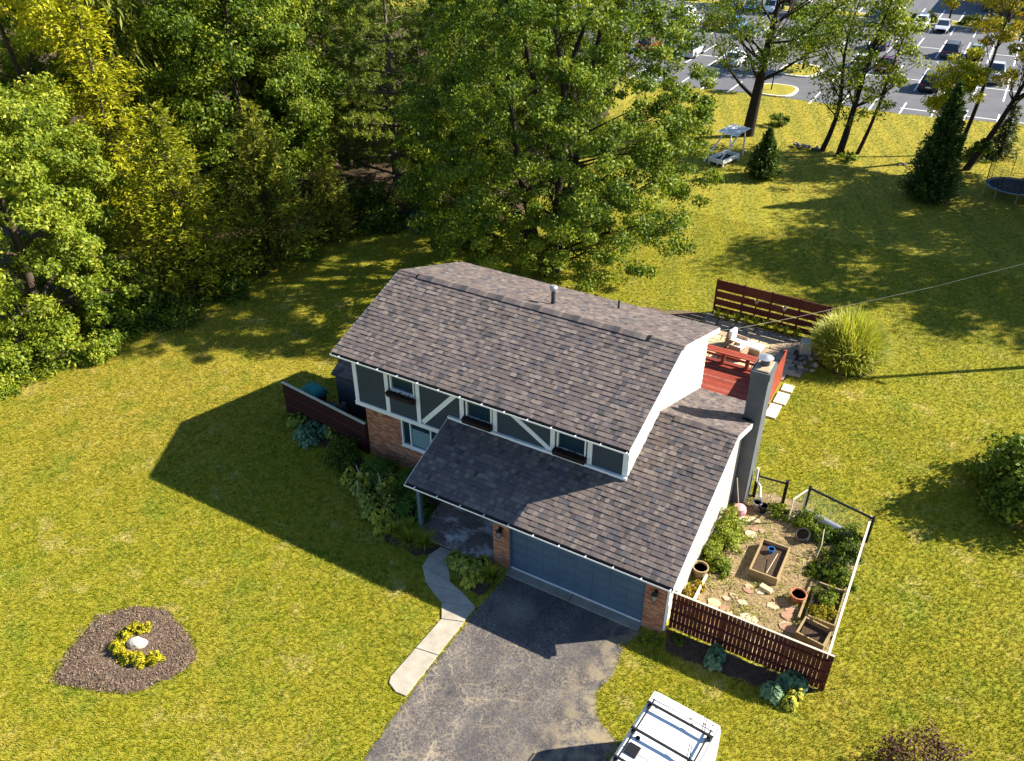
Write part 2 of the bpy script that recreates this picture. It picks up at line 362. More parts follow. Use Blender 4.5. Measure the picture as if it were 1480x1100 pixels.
def inpoly(P, poly):
    x, y = P[:, 0], P[:, 1]; r = np.zeros(len(P), bool); n = len(poly); j = n - 1
    for i in range(n):
        xi, yi = poly[i]; xj, yj = poly[j]
        r ^= ((yi > y) != (yj > y)) & (x < (xj - xi) * (y - yi) / (yj - yi + 1e-12) + xi); j = i
    return r
def wall_holes(mb, x0, x1, z0, z1, y0, y1, holes, mat=None, axis='x'):
    xs = sorted({x0, x1, *[h[0] for h in holes], *[h[1] for h in holes]}); zs = sorted({z0, z1, *[h[2] for h in holes], *[h[3] for h in holes]})
    for a, b in zip(xs, xs[1:]):
        run = None
        for c, d in zip(zs, zs[1:]):
            m_ = ((a + b) / 2, (c + d) / 2)
            if any(h[0] < m_[0] < h[1] and h[2] < m_[1] < h[3] for h in holes): continue
            mb.box((a, y0, c), (b, y1, d), mat)

# ------------------------------------------------------------------ setting: ground, drive, walk, lot
HOUSE_FOOT = [(-.1, -.1), (4.35, -.1), (4.35, -2.75), (14.05, -2.6), (14.05, 7.3), (11.4, 7.3), (11.4, 7.8), (-.1, 7.8)]
DRIVE = [(8.35, -2.67), (8.25, -4.93), (8.22, -8.53), (8.39, -10.74), (7.99, -15.52), (8.08, -28.49), (14.4, -28.18), (14.27, -13.42), (14.42, -8.65), (14.25, -6.63), (13.42, -6.12), (13.07, -5.5), (13.23, -4.62), (13.09, -3.45), (13.4, -2.66)]
LAWNBED = [(-1.44, -13.34), (-2.02, -12.19), (-2.36, -10.95), (-1.66, -10.11), (-0.69, -9.65), (0.54, -9.94), (1.59, -10.35), (1.82, -10.95), (1.3, -11.91), (0.83, -12.53), (-0.23, -12.97)]
HOUSEBED = [(-4.39, 0.55), (-2.72, -0.03), (-0.96, -0.6), (0.28, -1.68), (2.23, -2.59), (3.76, -3.45), (5.08, -3.57), (5.69, -3.11), (6.09, -2.61), (4.37, -2.6), (4.36, -0.16), (-0.04, -0.14), (-4.5, 0.75)]
HOSTABED = [(7.05, -2.64), (7.1, -3.28), (7.6, -3.96), (8.1, -4.05), (8.3, -2.72)]
FRONTBED = [(14.05, -2.16), (14.29, -3.04), (16.06, -3.0), (18.23, -2.76), (18.83, -2.07)]
GARDEN = [(14.05, -2.06), (18.76, -1.97), (18.91, 5.13), (16.39, 6.1), (15.18, 6.09), (14.48, 5.68), (14.12, 4.58)]
PATIO = [(8.33, 14.22), (13.55, 14.23), (13.88, 16.5), (13.29, 18.69), (8.54, 18.82)]
FOREST = [(-140, -20), (-30, -13), (-21.5, -7.2), (-18.6, -4.6), (-17.4, 0), (-16.6, 3.7), (-15.42, 8.92), (-15.53, 12.08), (-15.86, 15.27), (-14.2, 17.6), (-13.2, 19.3), (-11.9, 21.1), (-7.6, 22.6), (-7, 27), (-9, 43), (-15.5, 60), (-30, 82), (-140, 90)]
TREEBED = [(1.5, 14.9), (4.6, 14.9), (7.0, 16.4), (8.7, 18.3), (8.4, 18.9), (6.4, 18.1), (3.5, 17.6), (1, 16.6)]
LOT = [(-31.16, 64.83), (-9.45, 63.3), (-1.93, 64.1), (11.15, 63.86), (21.33, 65.68), (62.99, 69.44), (70.5, 166.08), (-88.86, 195.32), (-50.21, 88.87)]

ground = structure(MB().add([(-600, -300, 0), (600, -300, 0), (600, 900, 0), (-600, 900, 0)], [(0, 1, 2, 3)]).build('lawn', M['lawn']))
def sheet(name, poly, z, mat, parent=None):
    from mathutils.geometry import tessellate_polygon
    P = [Vector((x, y, 0)) for x, y in poly]
    tri = tessellate_polygon([P])
    tri = [t if (P[t[1]] - P[t[0]]).cross(P[t[2]] - P[t[0]]).z > 0 else t[::-1] for t in tri]
    return MB().add([(x, y, z) for x, y in poly], tri).build(name, mat, parent)
def ragged(poly, step=.35, amp=.1, seed=1):
    r = random.Random(seed); out = []
    for (x0, y0), (x1, y1) in zip(poly, poly[1:] + poly[:1]):
        n = max(1, int(math.hypot(x1 - x0, y1 - y0) / step))
        for i in range(n):
            t = i / n; out.append((x0 + (x1 - x0) * t + r.uniform(-amp, amp), y0 + (y1 - y0) * t + r.uniform(-amp, amp)))
    return out
structure(sheet('forest_floor', ragged(FOREST, 1.5, .35, 2), .006, M['litter']))
structure(sheet('leaf_litter', ragged(TREEBED, .4, .16, 3), .010, M['mulch']))
structure(sheet('driveway', ragged(DRIVE, .3, .06, 4), .014, M['asphalt']))
structure(sheet('planting_bed', ragged(HOUSEBED, .3, .08, 5), .012, M['dark_soil']))
structure(sheet('planting_bed', ragged(HOSTABED, .3, .05, 6), .018, M['dark_soil']))
structure(sheet('planting_bed', ragged(FRONTBED, .3, .08, 7), .012, M['dark_soil']))
garden_ground = structure(sheet('garden_ground', GARDEN, .016, M['straw']))
lot = structure(sheet('parking_lot', LOT, .01, M['lot']))

def sidewalk():
    root = bpy.data.objects.new('sidewalk', None); col.objects.link(root); structure(root)
    # (left, right) points of the joints from the porch to the end of the walk
    J = [((5.63, -2.74), (6.54, -2.72)), ((5.5, -3.27), (6.39, -3.35)), ((5.59, -3.86), (6.85, -3.98)), ((6.14, -4.43), (7.55, -4.21)), ((7.1, -4.9), (8.2, -4.49)), ((7.48, -5.48), (8.2, -5.22)),
         ((7.43, -6.85), (8.2, -6.73)), ((7.38, -8.11), (8.2, -8.43))]
    for (a, b), (c, d) in zip(J, J[1:]):
        g = .014
        P = [Vector(p) for p in (a, b, d, c)]; cen = sum(P, Vector((0, 0))) / 4
        P = [p + (cen - p).normalized() * g for p in P]
        if (c, d) == J[-1]: P = [P[0], P[1], P[2], Vector((7.85, -8.46)), Vector((7.48, -8.3)), P[3]]
        MB().prism([tuple(p) for p in P][::-1], -.02, .055 + random.uniform(-.006, .006)).build('paving_slab', M['concrete'], root, bevel=.012)
sidewalk()

def lot_details():
    lines = []
    for k in range(-12, 9):
        x = 8.52 + 2.65 * k
        if not (-3.4 < x < 1.9): lines.append((x, 62.9 + .07 * max(0, x), x, 68.1))
        if abs(x + .75) > 2.2: lines.append((x, 73.1, x, 83.9))
        lines.append((x, 89.6, x, 100.6)); lines.append((x, 104, x, 109.3)); lines.append((x, 114.9, x, 122.6))
    lines += [(4.6, 77.8, 30, 77.8), (-26, 77.8, -3.6, 77.8), (-26, 94.9, 34, 94.9), (10.9, 65.9, 28, 66.3)]
    w = .075
    for x0, y0, x1, y1 in lines:
        d = Vector((x1 - x0, y1 - y0)).normalized(); n = Vector((-d.y, d.x)) * w
        MB().add([(x0 - n.x, y0 - n.y, .0145), (x1 - n.x, y1 - n.y, .0145), (x1 + n.x, y1 + n.y, .0145), (x0 + n.x, y0 + n.y, .0145)], [(0, 3, 2, 1)] if d.y < .5 and d.x > .5 and False else [(0, 1, 2, 3)]).build('parking_line', M['lotline'], lot)
    for cx, cy, rx, ry in ((-.73, 66.3, 2.0, 2.4), (-.6, 75.8, 2.1, 3.0)):
        c = [(cx + rx * math.copysign(abs(math.cos(a)) ** .7, math.cos(a)), cy + ry * math.copysign(abs(math.sin(a)) ** .7, math.sin(a))) for a in [2 * math.pi * i / 28 for i in range(28)]]
        k = MB().prism(c, 0, .14).build('kerb', M['kerb'], lot, bevel=.03)
        sheet('island_turf', [(cx + (x - cx) * .86, cy + (y - cy) * .88) for x, y in c], .15, M['lawn'], lot)
    MB().box((-36, 110.1, 0), (48, 110.5, .14)).build('kerb', M['kerb'], lot)
    MB().box((-36, 113.6, 0), (48, 114.0, .14)).build('kerb', M['kerb'], lot)
    MB().box((-36, 110.5, 0), (48, 113.6, .13)).build('island_turf', M['lawn'], lot)
lot_details()

# ------------------------------------------------------------------ house
W, D, HE, HR, OH = 11.385, 7.742, 5.271, 6.761, .607
XL, XR = -.414, 11.61
GX0, GX1, GY, GZ, GS, GRY = 4.363, 14.194, -2.807, 2.563, .38, 2.706
GYR = 7.5
garz = lambda y: GZ + GS * (y - GY) if y <= GRY else GZ + GS * (GRY - GY) - GS * (y - GRY)
house = thing('house', 'two storey house with brown shingle roof, grey panels, white trim and attached garage', 'house')

SHMESH = {}
def shingle_box(w, l, h, mat):
    return MB().add([(0, 0, .002), (w, 0, .002), (w, l, 0), (0, l, 0), (0, 0, h), (w, 0, h), (w, l, .006), (0, l, .006)],
                    [(4, 5, 6, 7), (1, 2, 6, 5), (3, 0, 4, 7)], mat).add([(0, 0, .002), (w, 0, .002), (w, 0, h), (0, 0, h)], [(0, 1, 2, 3)], M['roofbase'])  # black cut edge, its dark colour also deepening the shadow line of each course
def shingles(root, O, U, V, bounds, length, indiv=0, seed=1, row=.19):
    """courses of tabs from the eave O up the slope; U along the eave, V up the slope; bounds(v) gives the left and right end"""
    r = random.Random(seed); U, V = Vector(U).normalized(), Vector(V).normalized(); N = U.cross(V); O = Vector(O)
    F = Matrix((U, V, N)).transposed().to_4x4(); mb = MB(); k = 0
    n = int(length / row); row = length / n
    mats = [M['sh%d' % i] for i in range(8)]
    items = []
    for j in range(n):
        a, b = bounds((j + .5) * row); x = a
        while x < b - .01:
            w = r.choice((.10, .13, .16, .19, .24)) ; w = min(w, b - x)
            if b - x - w < .08: w = b - x
            items.append((x, j * row, w)); x += w
    items_far = items
    if indiv:
        items.sort(key=lambda q: q[1] * 1.0 - q[0] * .55)        # nearest to the viewer first
        wide = [q for q in items if q[2] > .12][:indiv]; S = set(wide); items_far = [q for q in items if q not in S]
        for x, v, w in wide:
            w_ = round(w, 2); mi = r.choices(range(8), (5, 5, 5, 2, 3, 4, 3, 5))[0]; th = r.choice((.024, .034))
            key = (w_, mi, th)
            if key not in SHMESH: SHMESH[key] = shingle_box(w_ - .006, row + .06, th, mats[mi]).mesh('shingle')
            o = obj('shingle', SHMESH[key], root); o.matrix_local = Matrix.Translation(O + U * x + V * v + N * .008) @ F
    for x, v, w in items_far:
        p = O + U * x + V * v + N * .008; xf = Matrix.Translation(p) @ F; h = r.choice((.022, .028, .036)); w2 = w - .006; l = row + .06
        vs = [xf @ Vector(q) for q in ((0, 0, .002), (w2, 0, .002), (w2, l, 0), (0, l, 0), (0, 0, h), (w2, 0, h), (w2, l, .006), (0, l, .006))]
        mb.add([vs[0], vs[1], vs[5], vs[4]], [(0, 1, 2, 3)], M['roofbase']); mb.add(vs, [(4, 5, 6, 7), (1, 2, 6, 5), (3, 0, 4, 7)], mats[r.choices(range(8), (5, 5, 5, 2, 3, 4, 3, 5))[0]])  # butt in dark felt colour: black cut edge plus painted course shadow line
    mb.build('shingle_courses', None, root, kind='stuff')

def roof_main():
    yr = D / 2; s = (HR - HE) / (yr + OH); th = .14
    prof = [(-OH, HE), (yr, HR), (D + OH, HE), (D + OH, HE - th), (yr, HR - th), (-OH, HE - th)]
    root = MB().extrude([(XL, y, z) for y, z in prof], (XR - XL, 0, 0)).build('roof', M['roofbase'], house)
    Ls = math.hypot(yr + OH, HR - HE)
    shingles(root, (XL, -OH, HE), (1, 0, 0), (0, yr + OH, HR - HE), lambda v: (0, XR - XL), Ls, 0, 11)
    shingles(root, (XR, D + OH, HE), (-1, 0, 0), (0, -yr - OH, HR - HE), lambda v: (0, XR - XL), Ls, 0, 12)
    n = 60
    for i in range(n):                                            # ridge caps, over the vent raised
        x = XL + (XR - XL) * i / n; x2 = XL + (XR - XL) * (i + 1) / n + .05; vent = .5 < x < 10.2
        lift = (.060 if vent else .022) + .004 * (i % 2); hw = .22 if vent else .17
        P = [(x, yr - hw, HR - s * hw + lift), (x, yr, HR + lift + .015), (x, yr + hw, HR - s * hw + lift), (x, yr + hw, HR - s * hw + lift - .012), (x, yr, HR + lift), (x, yr - hw, HR - s * hw + lift - .012)]
        MB().extrude(P, (x2 - x, 0, 0)).build('ridge_cap', M['sh%d' % ((i * 5) % 8)], root)
    v = MB()
    for sg in (-1, 1): v.extrude([(.5, yr, HR + .01), (.5, yr + sg * .2, HR - s * .2 + .012), (.5, yr + sg * .2, HR - s * .2 + .055), (.5, yr, HR + .055)], (9.9, 0, 0))
    v.build('ridge_vent', M['black'], root)
    # white rake boards and gutter
    for x in (XL - .03, XR + .003):
        for sg in (0, 1):
            y0 = -OH if sg == 0 else D + OH
            MB().extrude([(x, y0, HE + .01), (x, yr, HR + .01), (x, yr, HR - .2), (x, y0, HE - .2)], (.027, 0, 0)).build('rake_board', M['white'], root)
    gutter(root, XL - .02, XR + .02, -OH, HE)
    for (px, py, h, rr) in ((6.0, 4.95, .62, .085), (7.83, 7.1, .42, .045)):
        z = HR - s * (py - yr); b = MB().lathe([(rr * 2.0, .0), (rr * 1.15, .1), (rr, .1), (rr, h)], 12, (px, py, z - .02), M['darkgrey'])
        if rr > .06:
            b.lathe([(rr * 1.2, h - .02), (rr * 1.75, h + .02), (rr * 1.75, h + .13), (rr * 1.2, h + .19)], 14, (px, py, z), M['steel'])
        b.build('vent_pipe', None, root, smooth=False)
def gutter(root, x0, x1, y, z):
    g = MB(); w, h, t = .11, .055, .008
    g.box((x0, y - w, z - h - .03), (x1, y - w + t, z - .03)).box((x0, y - w + t, z - h - .03), (x1, y - .001 - t, z - h - .03 + t))
    g.box((x0, y - w + t, z - h - .03 + t), (x0 + t, y - t - .001, z - .032)).box((x1 - t, y - w + t, z - h - .03 + t), (x1, y - t - .001, z - .032))
    go = g.build('gutter', M['white'], root)
    d = MB().box((x0 + .01, y - w + t + .001, z - h + .0), (x1 - .01, y - t - .002, z - .05)).build('gutter_debris', M['gutter_dirt'], root)
    n = int((x1 - x0) / .85)
    h_ = MB()
    for i in range(n):
        x = x0 + .4 + i * (x1 - x0 - .5) / max(1, n - 1); h_.box((x, y - w - .012, z - .045), (x + .035, y + .02, z - .022))
    h_.build('gutter_hanger', M['white'], root, kind='stuff')
roof_main()

def roof_garage():
    th = .14
    pf = [(GY, garz(GY)), (0, garz(0)), (0, garz(0) - th), (GY, garz(GY) - th)]
    root = MB().extrude([(GX0, y, z) for y, z in pf], (W - GX0 + .002, 0, 0)).build('garage_roof', M['roofbase'], house)
    pf = [(GY, garz(GY)), (GRY, garz(GRY)), (GYR, garz(GYR)), (GYR, garz(GYR) - th), (GRY, garz(GRY) - th), (GY, garz(GY) - th)]
    MB().extrude([(W + .004, y, z) for y, z in pf], (GX1 - W - .004, 0, 0)).build('roof_deck', M['roofbase'], root)
    c = math.sqrt(1 + GS * GS)
    shingles(root, (GX0, GY, GZ), (1, 0, 0), (0, 1, GS), lambda v: (0 if GY + v / c < -.03 else W + .02 - GX0, GX1 - GX0), (GRY - GY) * c, 300, 21)
    shingles(root, (GX1, GYR, garz(GYR)), (-1, 0, 0), (0, -1, GS), lambda v: (0, GX1 - W - .02), (GYR - GRY) * c, 0, 22)
    n = 15; x0, x1 = W + .03, GX1
    for i in range(n):
        x = x0 + (x1 - x0) * i / n; x2 = x0 + (x1 - x0) * (i + 1) / n + .05; vent = 3 <= i < 9
        lift = (.055 if vent else .022) + .004 * (i % 2); hw = .2 if vent else .17; z = garz(GRY)
        P = [(x, GRY - hw, z - GS * hw + lift), (x, GRY, z + lift + .015), (x, GRY + hw, z - GS * hw + lift), (x, GRY + hw, z - GS * hw + lift - .03), (x, GRY, z + lift - .02), (x, GRY - hw, z - GS * hw + lift - .03)]
        MB().extrude(P, (min(x2, x1) - x, 0, 0)).build('ridge_cap', M['sh%d' % ((i * 3) % 8)], root)
    x = GX1 + .003
    for a, b in (((GY, GRY)), ((GRY, GYR))):
        MB().extrude([(x, a, garz(a) + .012), (x, b, garz(b) + .012), (x, b, garz(b) - .2), (x, a, garz(a) - .2)], (.027, 0, 0)).build('rake_board', M['white'], root)
    MB().extrude([(GX0 - .03, GY, GZ + .012), (GX0 - .03, 0, garz(0) + .012), (GX0 - .03, 0, garz(0) - .17), (GX0 - .03, GY, GZ - .17)], (.027, 0, 0)).build('rake_board', M['white'], root)
    gutter(root, GX0 - .03, GX1 + .03, GY, GZ)
    MB().box((GX0, -.12, garz(0) - .03), (W + .03, -.013, garz(0) + .085)).build('flashing_board', M['white'], root)
    MB().extrude([(GX0 + .03, GY + .03, GZ - .15), (GX0 + .03, -.02, garz(-.02) - .15), (GX0 + .03, -.02, garz(-.02) - .18), (GX0 + .03, GY + .03, GZ - .18)], (9.4, 0, 0)).build('soffit', M['panel'], root)
roof_garage()

def window(x0, x1, z0, z1, y, mullions=(), bar=None, fw=.055, blind=None):
    """a framed window set in the front wall whose outer face is y"""
    f = MB().box((x0, y - .03, z0), (x0 + fw, y + .10, z1)).box((x1 - fw, y - .03, z0), (x1, y + .10, z1)).box((x0 + fw, y - .03, z1 - fw), (x1 - fw, y + .10, z1)).box((x0 + fw, y - .03, z0), (x1 - fw, y + .10, z0 + fw))
    w = f.build('window', M['white'], house)
    MB().box((x0 + fw, y + .05, z0 + fw), (x1 - fw, y + .062, z1 - fw)).build('pane', M['glass'], w)
    for mx in mullions: MB().box((mx - .028, y - .012, z0 + fw), (mx + .028, y + .049, z1 - fw)).build('mullion', M['white'], w)
    if bar: MB().box((x0 + fw, y - .004, bar - .02), (x1 - fw, y + .049, bar + .02)).build('mullion', M['white'], w)
    MB().box((x0 - .03, y - .075, z0 - .05), (x1 + .03, y + .02, z0 - .002)).build('sill', M['white'], w)
    if blind: MB().box((blind[0], y + .040, blind[1]), (blind[2], y + .0485, blind[3])).build('blind', M['curtain'], w)
    return w
def walls():
    ZB = 2.72
    UP = [(1.74, 2.86, 3.62, 4.74), (5.12, 6.2, 3.90, 4.74), (8.78, 9.88, 3.90, 4.74)]
    m = MB(); wall_holes(m, 0, W, ZB, HE - .02, 0, .14, UP); m.build('front_wall', M['panel'], house)
    g = lambda x: [(x, .14, ZB), (x, D, ZB), (x, D, HE - .02), (x, D / 2, HR - .16), (x, .14, HE - .02)]
    MB().extrude(g(0), (.14, 0, 0)).build('gable_wall', M['panel'], house)
    MB().extrude(g(W - .14), (.14, 0, 0)).build('gable_wall', M['cream'], house)
    MB().box((.14, D - .14, .0), (W - .14, D - .001, HE - .03)).build('rear_wall', M['cream'], house)
    MB().box((.12, .46, 0), (.26, D - .14, ZB - .003)).build('side_wall', M['mortar'], house)
    MB().box((W - .14, 2, 0), (W - .003, D - .003, ZB - .003)).build('side_wall', M['cream'], house)
    # soffit under the overhanging upper storey
    MB().box((.003, .003, ZB - .05), (4.5, .5, ZB - .004)).build('soffit', M['panel'], house)
    # brick wall of the ground floor with its window
    m = MB(); H = [(1.86, 3.72, 1.2, 2.52)]; wall_holes(m, .12, 7.94, 0, ZB - .06, .32, .46, H); m.build('lower_wall', M['mortar'], house)
    bricks(.12, 7.94, 0, ZB - .07, .32, H, 'brickwork', 31)
    window(1.86, 3.72, 1.2, 2.52, .30, (2.28, 3.24), None, .06, (2.32, 1.32, 3.20, 2.12))
    for i, h in enumerate(UP):
                window(h[0], h[1], h[2] if i else 3.98, h[3], 0, (), None)
    MB().box((1.745, .02, 3.623), (2.855, .12, 3.975)).build('wall_infill', M['panel'], house)
    # flower boxes
    for x0, x1, z in ((1.68, 2.9, 3.74), (5.06, 6.24, 3.74), (8.72, 9.92, 3.74)):
        b = MB().extrude([(x0, -.29, z + .22), (x0, -.02, z + .22), (x0, -.02, z), (x0, -.22, z)], (x1 - x0, 0, 0)).build('flower_box', M['box_soil'], house, bevel=.01)
        c = MB(); r = random.Random(int(x0 * 10))
        for i in range(120):
            p = Vector((r.uniform(x0 + .03, x1 - .03), r.uniform(-.27, -.04), z + .22)); a = r.uniform(0, 6.3)
            c.add([p, p + Vector((.03 * math.cos(a), .03 * math.sin(a), .05)), p + Vector((-.02, .02, .07))], [(0, 1, 2)])
        c.build('withered_plants', M['box_soil'], b, kind='stuff')
    # half timber boards
    def board(x0, x1, z0, z1): MB().box((x0, -.035, z0), (x1, -.002, z1)).build('trim_board', M['white'], house)
    board(-.03, .15, 2.88, HE - .17); board(W - .16, W + .03, garz(0) + .09, HE - .17)
    for a in (1.48, 2.92): board(a, a + .17, 2.88, HE - .17)
    for a in (4.86, 6.25, 8.54, 9.94): board(a, a + .17, garz(0) + .09, HE - .17)
    def diag(x0, z0, x1, z1):
        n = Vector((z1 - z0, 0, x0 - x1)).normalized() * .09
        MB().extrude([(x0 - n.x, -.030, z0 - n.z), (x1 - n.x, -.030, z1 - n.z), (x1 + n.x, -.030, z1 + n.z), (x0 + n.x, -.030, z0 + n.z)], (0, .027, 0)).build('trim_board', M['white'], house)
    diag(3.16, 2.94, 4.80, 4.84); diag(6.72, 4.88, 8.54, 3.74)
    MB().box((-.05, -.06, 2.70), (4.45, -.002, 2.88)).build('trim_board', M['white'], house)
    MB().box((-.03, -.002, 2.88), (.001 - .003, .16, HE - .17)).build('trim_board', M['white'], house)
    MB().box((W + .002, -.03, garz(0) + .1), (W + .03, .16, HE - .17)).build('trim_board', M['white'], house)
    # horizontal lap siding of the right gable
    for k in range(17):
        z0 = 3.0 + k * .2; half = D / 2 if z0 < HE - .15 else (HR - .2 - z0 - .2) / ((HR - HE) / (D / 2 + OH))
        if half < .3: break
        y0, y1 = max(.18, D / 2 - half), min(D - .02, D / 2 + half)
        MB().extrude([(W, y0, z0), (W + .034, y0, z0), (W + .006, y0, z0 + .19), (W, y0, z0 + .195)], (0, y1 - y0, 0)).build('siding_board', M['cream'], house)
def bricks(x0, x1, z0, z1, y, holes, name, seed, parent=None, ends=()):
    r = random.Random(seed); mb = MB(); bh, bl, g = .064, .205, .011; k = 0; z = z0 + .005
    while z + bh <= z1:
        x = x0 - (bl / 2 if k % 2 else 0)
        while x < x1:
            a, b = max(x, x0), min(x + bl, x1)
            if b - a > .04 and not any(h[0] - .0 < b and h[1] > a and h[2] < z + bh and h[3] > z for h in holes):
                mb.box((a, y - .012 - r.uniform(0, .006), z), (b, y + .004, z + bh), M['brick%d' % r.choices(range(5), (5, 4, 2, 2, 2))[0]])
            x += bl + g
        z += bh + g; k += 1
    return mb.build(name, None, parent or house, kind='stuff')
walls()

def garage():
    yw = -2.443
    MB().box((8.34, yw + .05, 2.0), (13.22, yw + .16, GZ - .16)).build('garage_header', M['door'], house)
    for x0, x1 in ((7.68, 8.3), (13.26, 13.93)):
        p = MB().box((x0, yw, 0), (x1, yw + .42, GZ - .17)).build('brick_pillar', M['mortar'], house)
        bricks(x0 + .006, x1 - .006, 0, GZ - .2, yw, [], 'brickwork', 40 + int(x0), p)
        r = random.Random(3); mb = MB()                             # the returns
        for side in (x0, x1):
            z = .005; k = 0
            while z + .064 < GZ - .2:
                ys = [(yw, yw + .205), (yw + .216, yw + .42)] if k % 2 else [(yw, yw + .1), (yw + .111, yw + .316), (yw + .327, yw + .42)]
                for a, b in ys: mb.box((side - .012 if side == x0 else side - .004, a, z), (side + .004 if side == x0 else side + .012, b, z + .064), M['brick%d' % r.choices(range(5), (5, 4, 2, 2, 2))[0]])
                z += .075; k += 1
        mb.build('brick_return', None, p, kind='stuff')
    dr = MB().box((8.32, yw + .16, .05), (13.24, yw + .2, 2.0)).build('garage_door', M['door'], house)
    for i in range(5):
        for j in range(8):
            x0 = 8.34 + j * .61; z0 = .06 + i * .386
            MB().box((x0 + .004, yw + .125, z0 + .006), (x0 + .606, yw + .159, z0 + .380)).box((x0 + .09, yw + .120, z0 + .08), (x0 + .52, yw + .124, z0 + .31)).build('door_panel', M['door'], dr, bevel=.008)
    MB().box((8.303, yw + .02, .05), (8.338, yw + .158, 2.35)).box((13.222, yw + .02, .05), (13.257, yw + .158, 2.35)).build('door_jamb', M['door'], house)
    MB().box((8.34, yw + .06, .05), (13.22, yw + .105, .085)).build('door_seal', M['white'], house)
    # side walls
    s = [(-2.02, 0), (7.2, 0), (7.2, garz(7.2) - .15), (GRY, garz(GRY) - .15), (-2.02, garz(-2.02) - .15)]
    MB().extrude([(13.79, y, z) for y, z in s], (.14, 0, 0)).build('garage_side_wall', M['cream'], house)
    MB().box((11.42, 7.06, 0), (13.785, 7.2, garz(7.2) - .16)).build('garage_rear_wall', M['cream'], house)
    MB().extrude([(7.95, -2.01, 0), (7.95, .31, 0), (7.95, .31, garz(.0) - .2), (7.95, -2.01, garz(-2.01) - .2)], (.12, 0, 0)).build('porch_side_wall', M['panel'], house)
    MB().box((GX0 + .08, yw - .08, GZ - .42), (7.677, yw + .08, GZ - .165)).build('porch_beam', M['panel'], house)
    MB().box((4.52, yw - .06, .11), (4.66, yw + .08, GZ - .42)).build('porch_post', M['door'], house, bevel=.01)
    MB().box((13.95, yw + .02, .15), (14.03, yw + .1, GZ - .16)).build('downspout', M['white'], house, bevel=.01)
    structure_slab = MB().box((4.40, -2.68, 0), (7.677, .30, .11)).build('porch_slab', M['porch_slab'], house, bevel=.01)
    for a, b in ((8.31, 10.75), (10.77, 13.25)): MB().box((a, yw - .30, -.02), (b, yw + .20, .05)).build('door_apron', M['apron'], house, bevel=.01)
    # front door deep in the porch
    d = MB().box((6.6, .26, .12), (7.5, .305, 2.15)).build('front_door', M['dark_siding'], house); MB().box((6.5, .27, .12), (6.598, .31, 2.25)).box((7.502, .27, .12), (7.6, .31, 2.25)).build('door_frame', M['white'], d)
garage()
def lantern(x, label):
    t = thing('wall_lantern', label, 'lantern', (x, -2.443, 1.5), 0, 'black lanterns on the garage pillars')
    MB().box((-.05, -.03, .05), (.05, -.012, .38)).build('back_plate', M['black'], t)
    MB().tube([(0, -.02, .28), (0, -.1, .40), (0, -.15, .36)], .012, 6).build('arm', M['black'], t)
    MB().lathe([(.02, .36), (.11, .28), (.10, .26), (.085, .26)], 8, (0, -.15, 0)).lathe([(.06, .0), (.07, .02), (.085, .03)], 8, (0, -.15, 0)).build('cap', M['black'], t)
    MB().lathe([(.065, .03), (.085, .262)], 8, (0, -.15, 0)).build('glass', M['steel'], t)
lantern(7.98, 'black wall lantern on the left brick pillar beside the porch')
lantern(13.6, 'black wall lantern on the right brick pillar by the garden fence')

def chimney():
    x0, x1, y0, y1, h = 13.82, 14.44, 4.8, 5.7, 6.0
    c = MB().box((x0, y0, 0), (x1, y1, h - .28)).box((x0 - .035, y0 - .035, h - .28), (x1 + .035, y1 + .035, h)).build('chimney', M['chim'], house)
    MB().box((x0 + .04, y0 + .04, h), (x1 - .04, y1 - .04, h + .05)).build('chimney_crown', M['stone1'], c, bevel=.015)
    MB().lathe([(.17, .05), (.16, .26)], 14, (x0 + .3, y1 - .38, h)).build('flue', M['darkgrey'], c)
    MB().lathe([(.03, .40), (.27, .33), (.27, .31), (.10, .31)], 14, (x0 + .3, y1 - .38, h)).build('flue_cap', M['steel'], c)
    MB().box((x0 - .03, y0 - .05, 3.9), (x0 + .3, y0 - .002, 4.0)).build('flashing', M['black'], c)
chimney()
def annex():
    t = thing('storage_shed', 'charcoal board shed with grey shingle roof against the left gable wall', 'shed', (-1.6, 3.2, 0))
    MB().extrude([(-1.4, -1.1, 0), (-1.4, 1.1, 0), (-1.4, 1.1, 2.0), (-1.4, 0, 2.62), (-1.4, -1.1, 2.0)], (2.85, 0, 0)).build('wall', M['dark_siding'], t)
    for i in range(19): MB().box((-1.39 + i * .15, -1.125, .05), (-1.39 + i * .15 + .135, -1.102, 1.96)).build('board', M['dark_siding'], t)
    r = MB().extrude([(-1.5, -1.25, 1.93), (-1.5, 0, 2.64), (-1.5, 1.25, 1.93), (-1.5, 1.25, 1.99), (-1.5, 0, 2.70), (-1.5, -1.25, 1.99)], (2.96, 0, 0)).build('roof', M['roofbase'], t)
    L = math.hypot(1.25, .71)
    shingles(r, (-1.5, -1.25, 1.99), (1, 0, 0), (0, 1.25, .71), lambda v: (0, 2.96), L, 0, 51); shingles(r, (1.46, 1.25, 1.99), (-1, 0, 0), (0, -1.25, .71), lambda v: (0, 2.96), L, 0, 52)
annex()

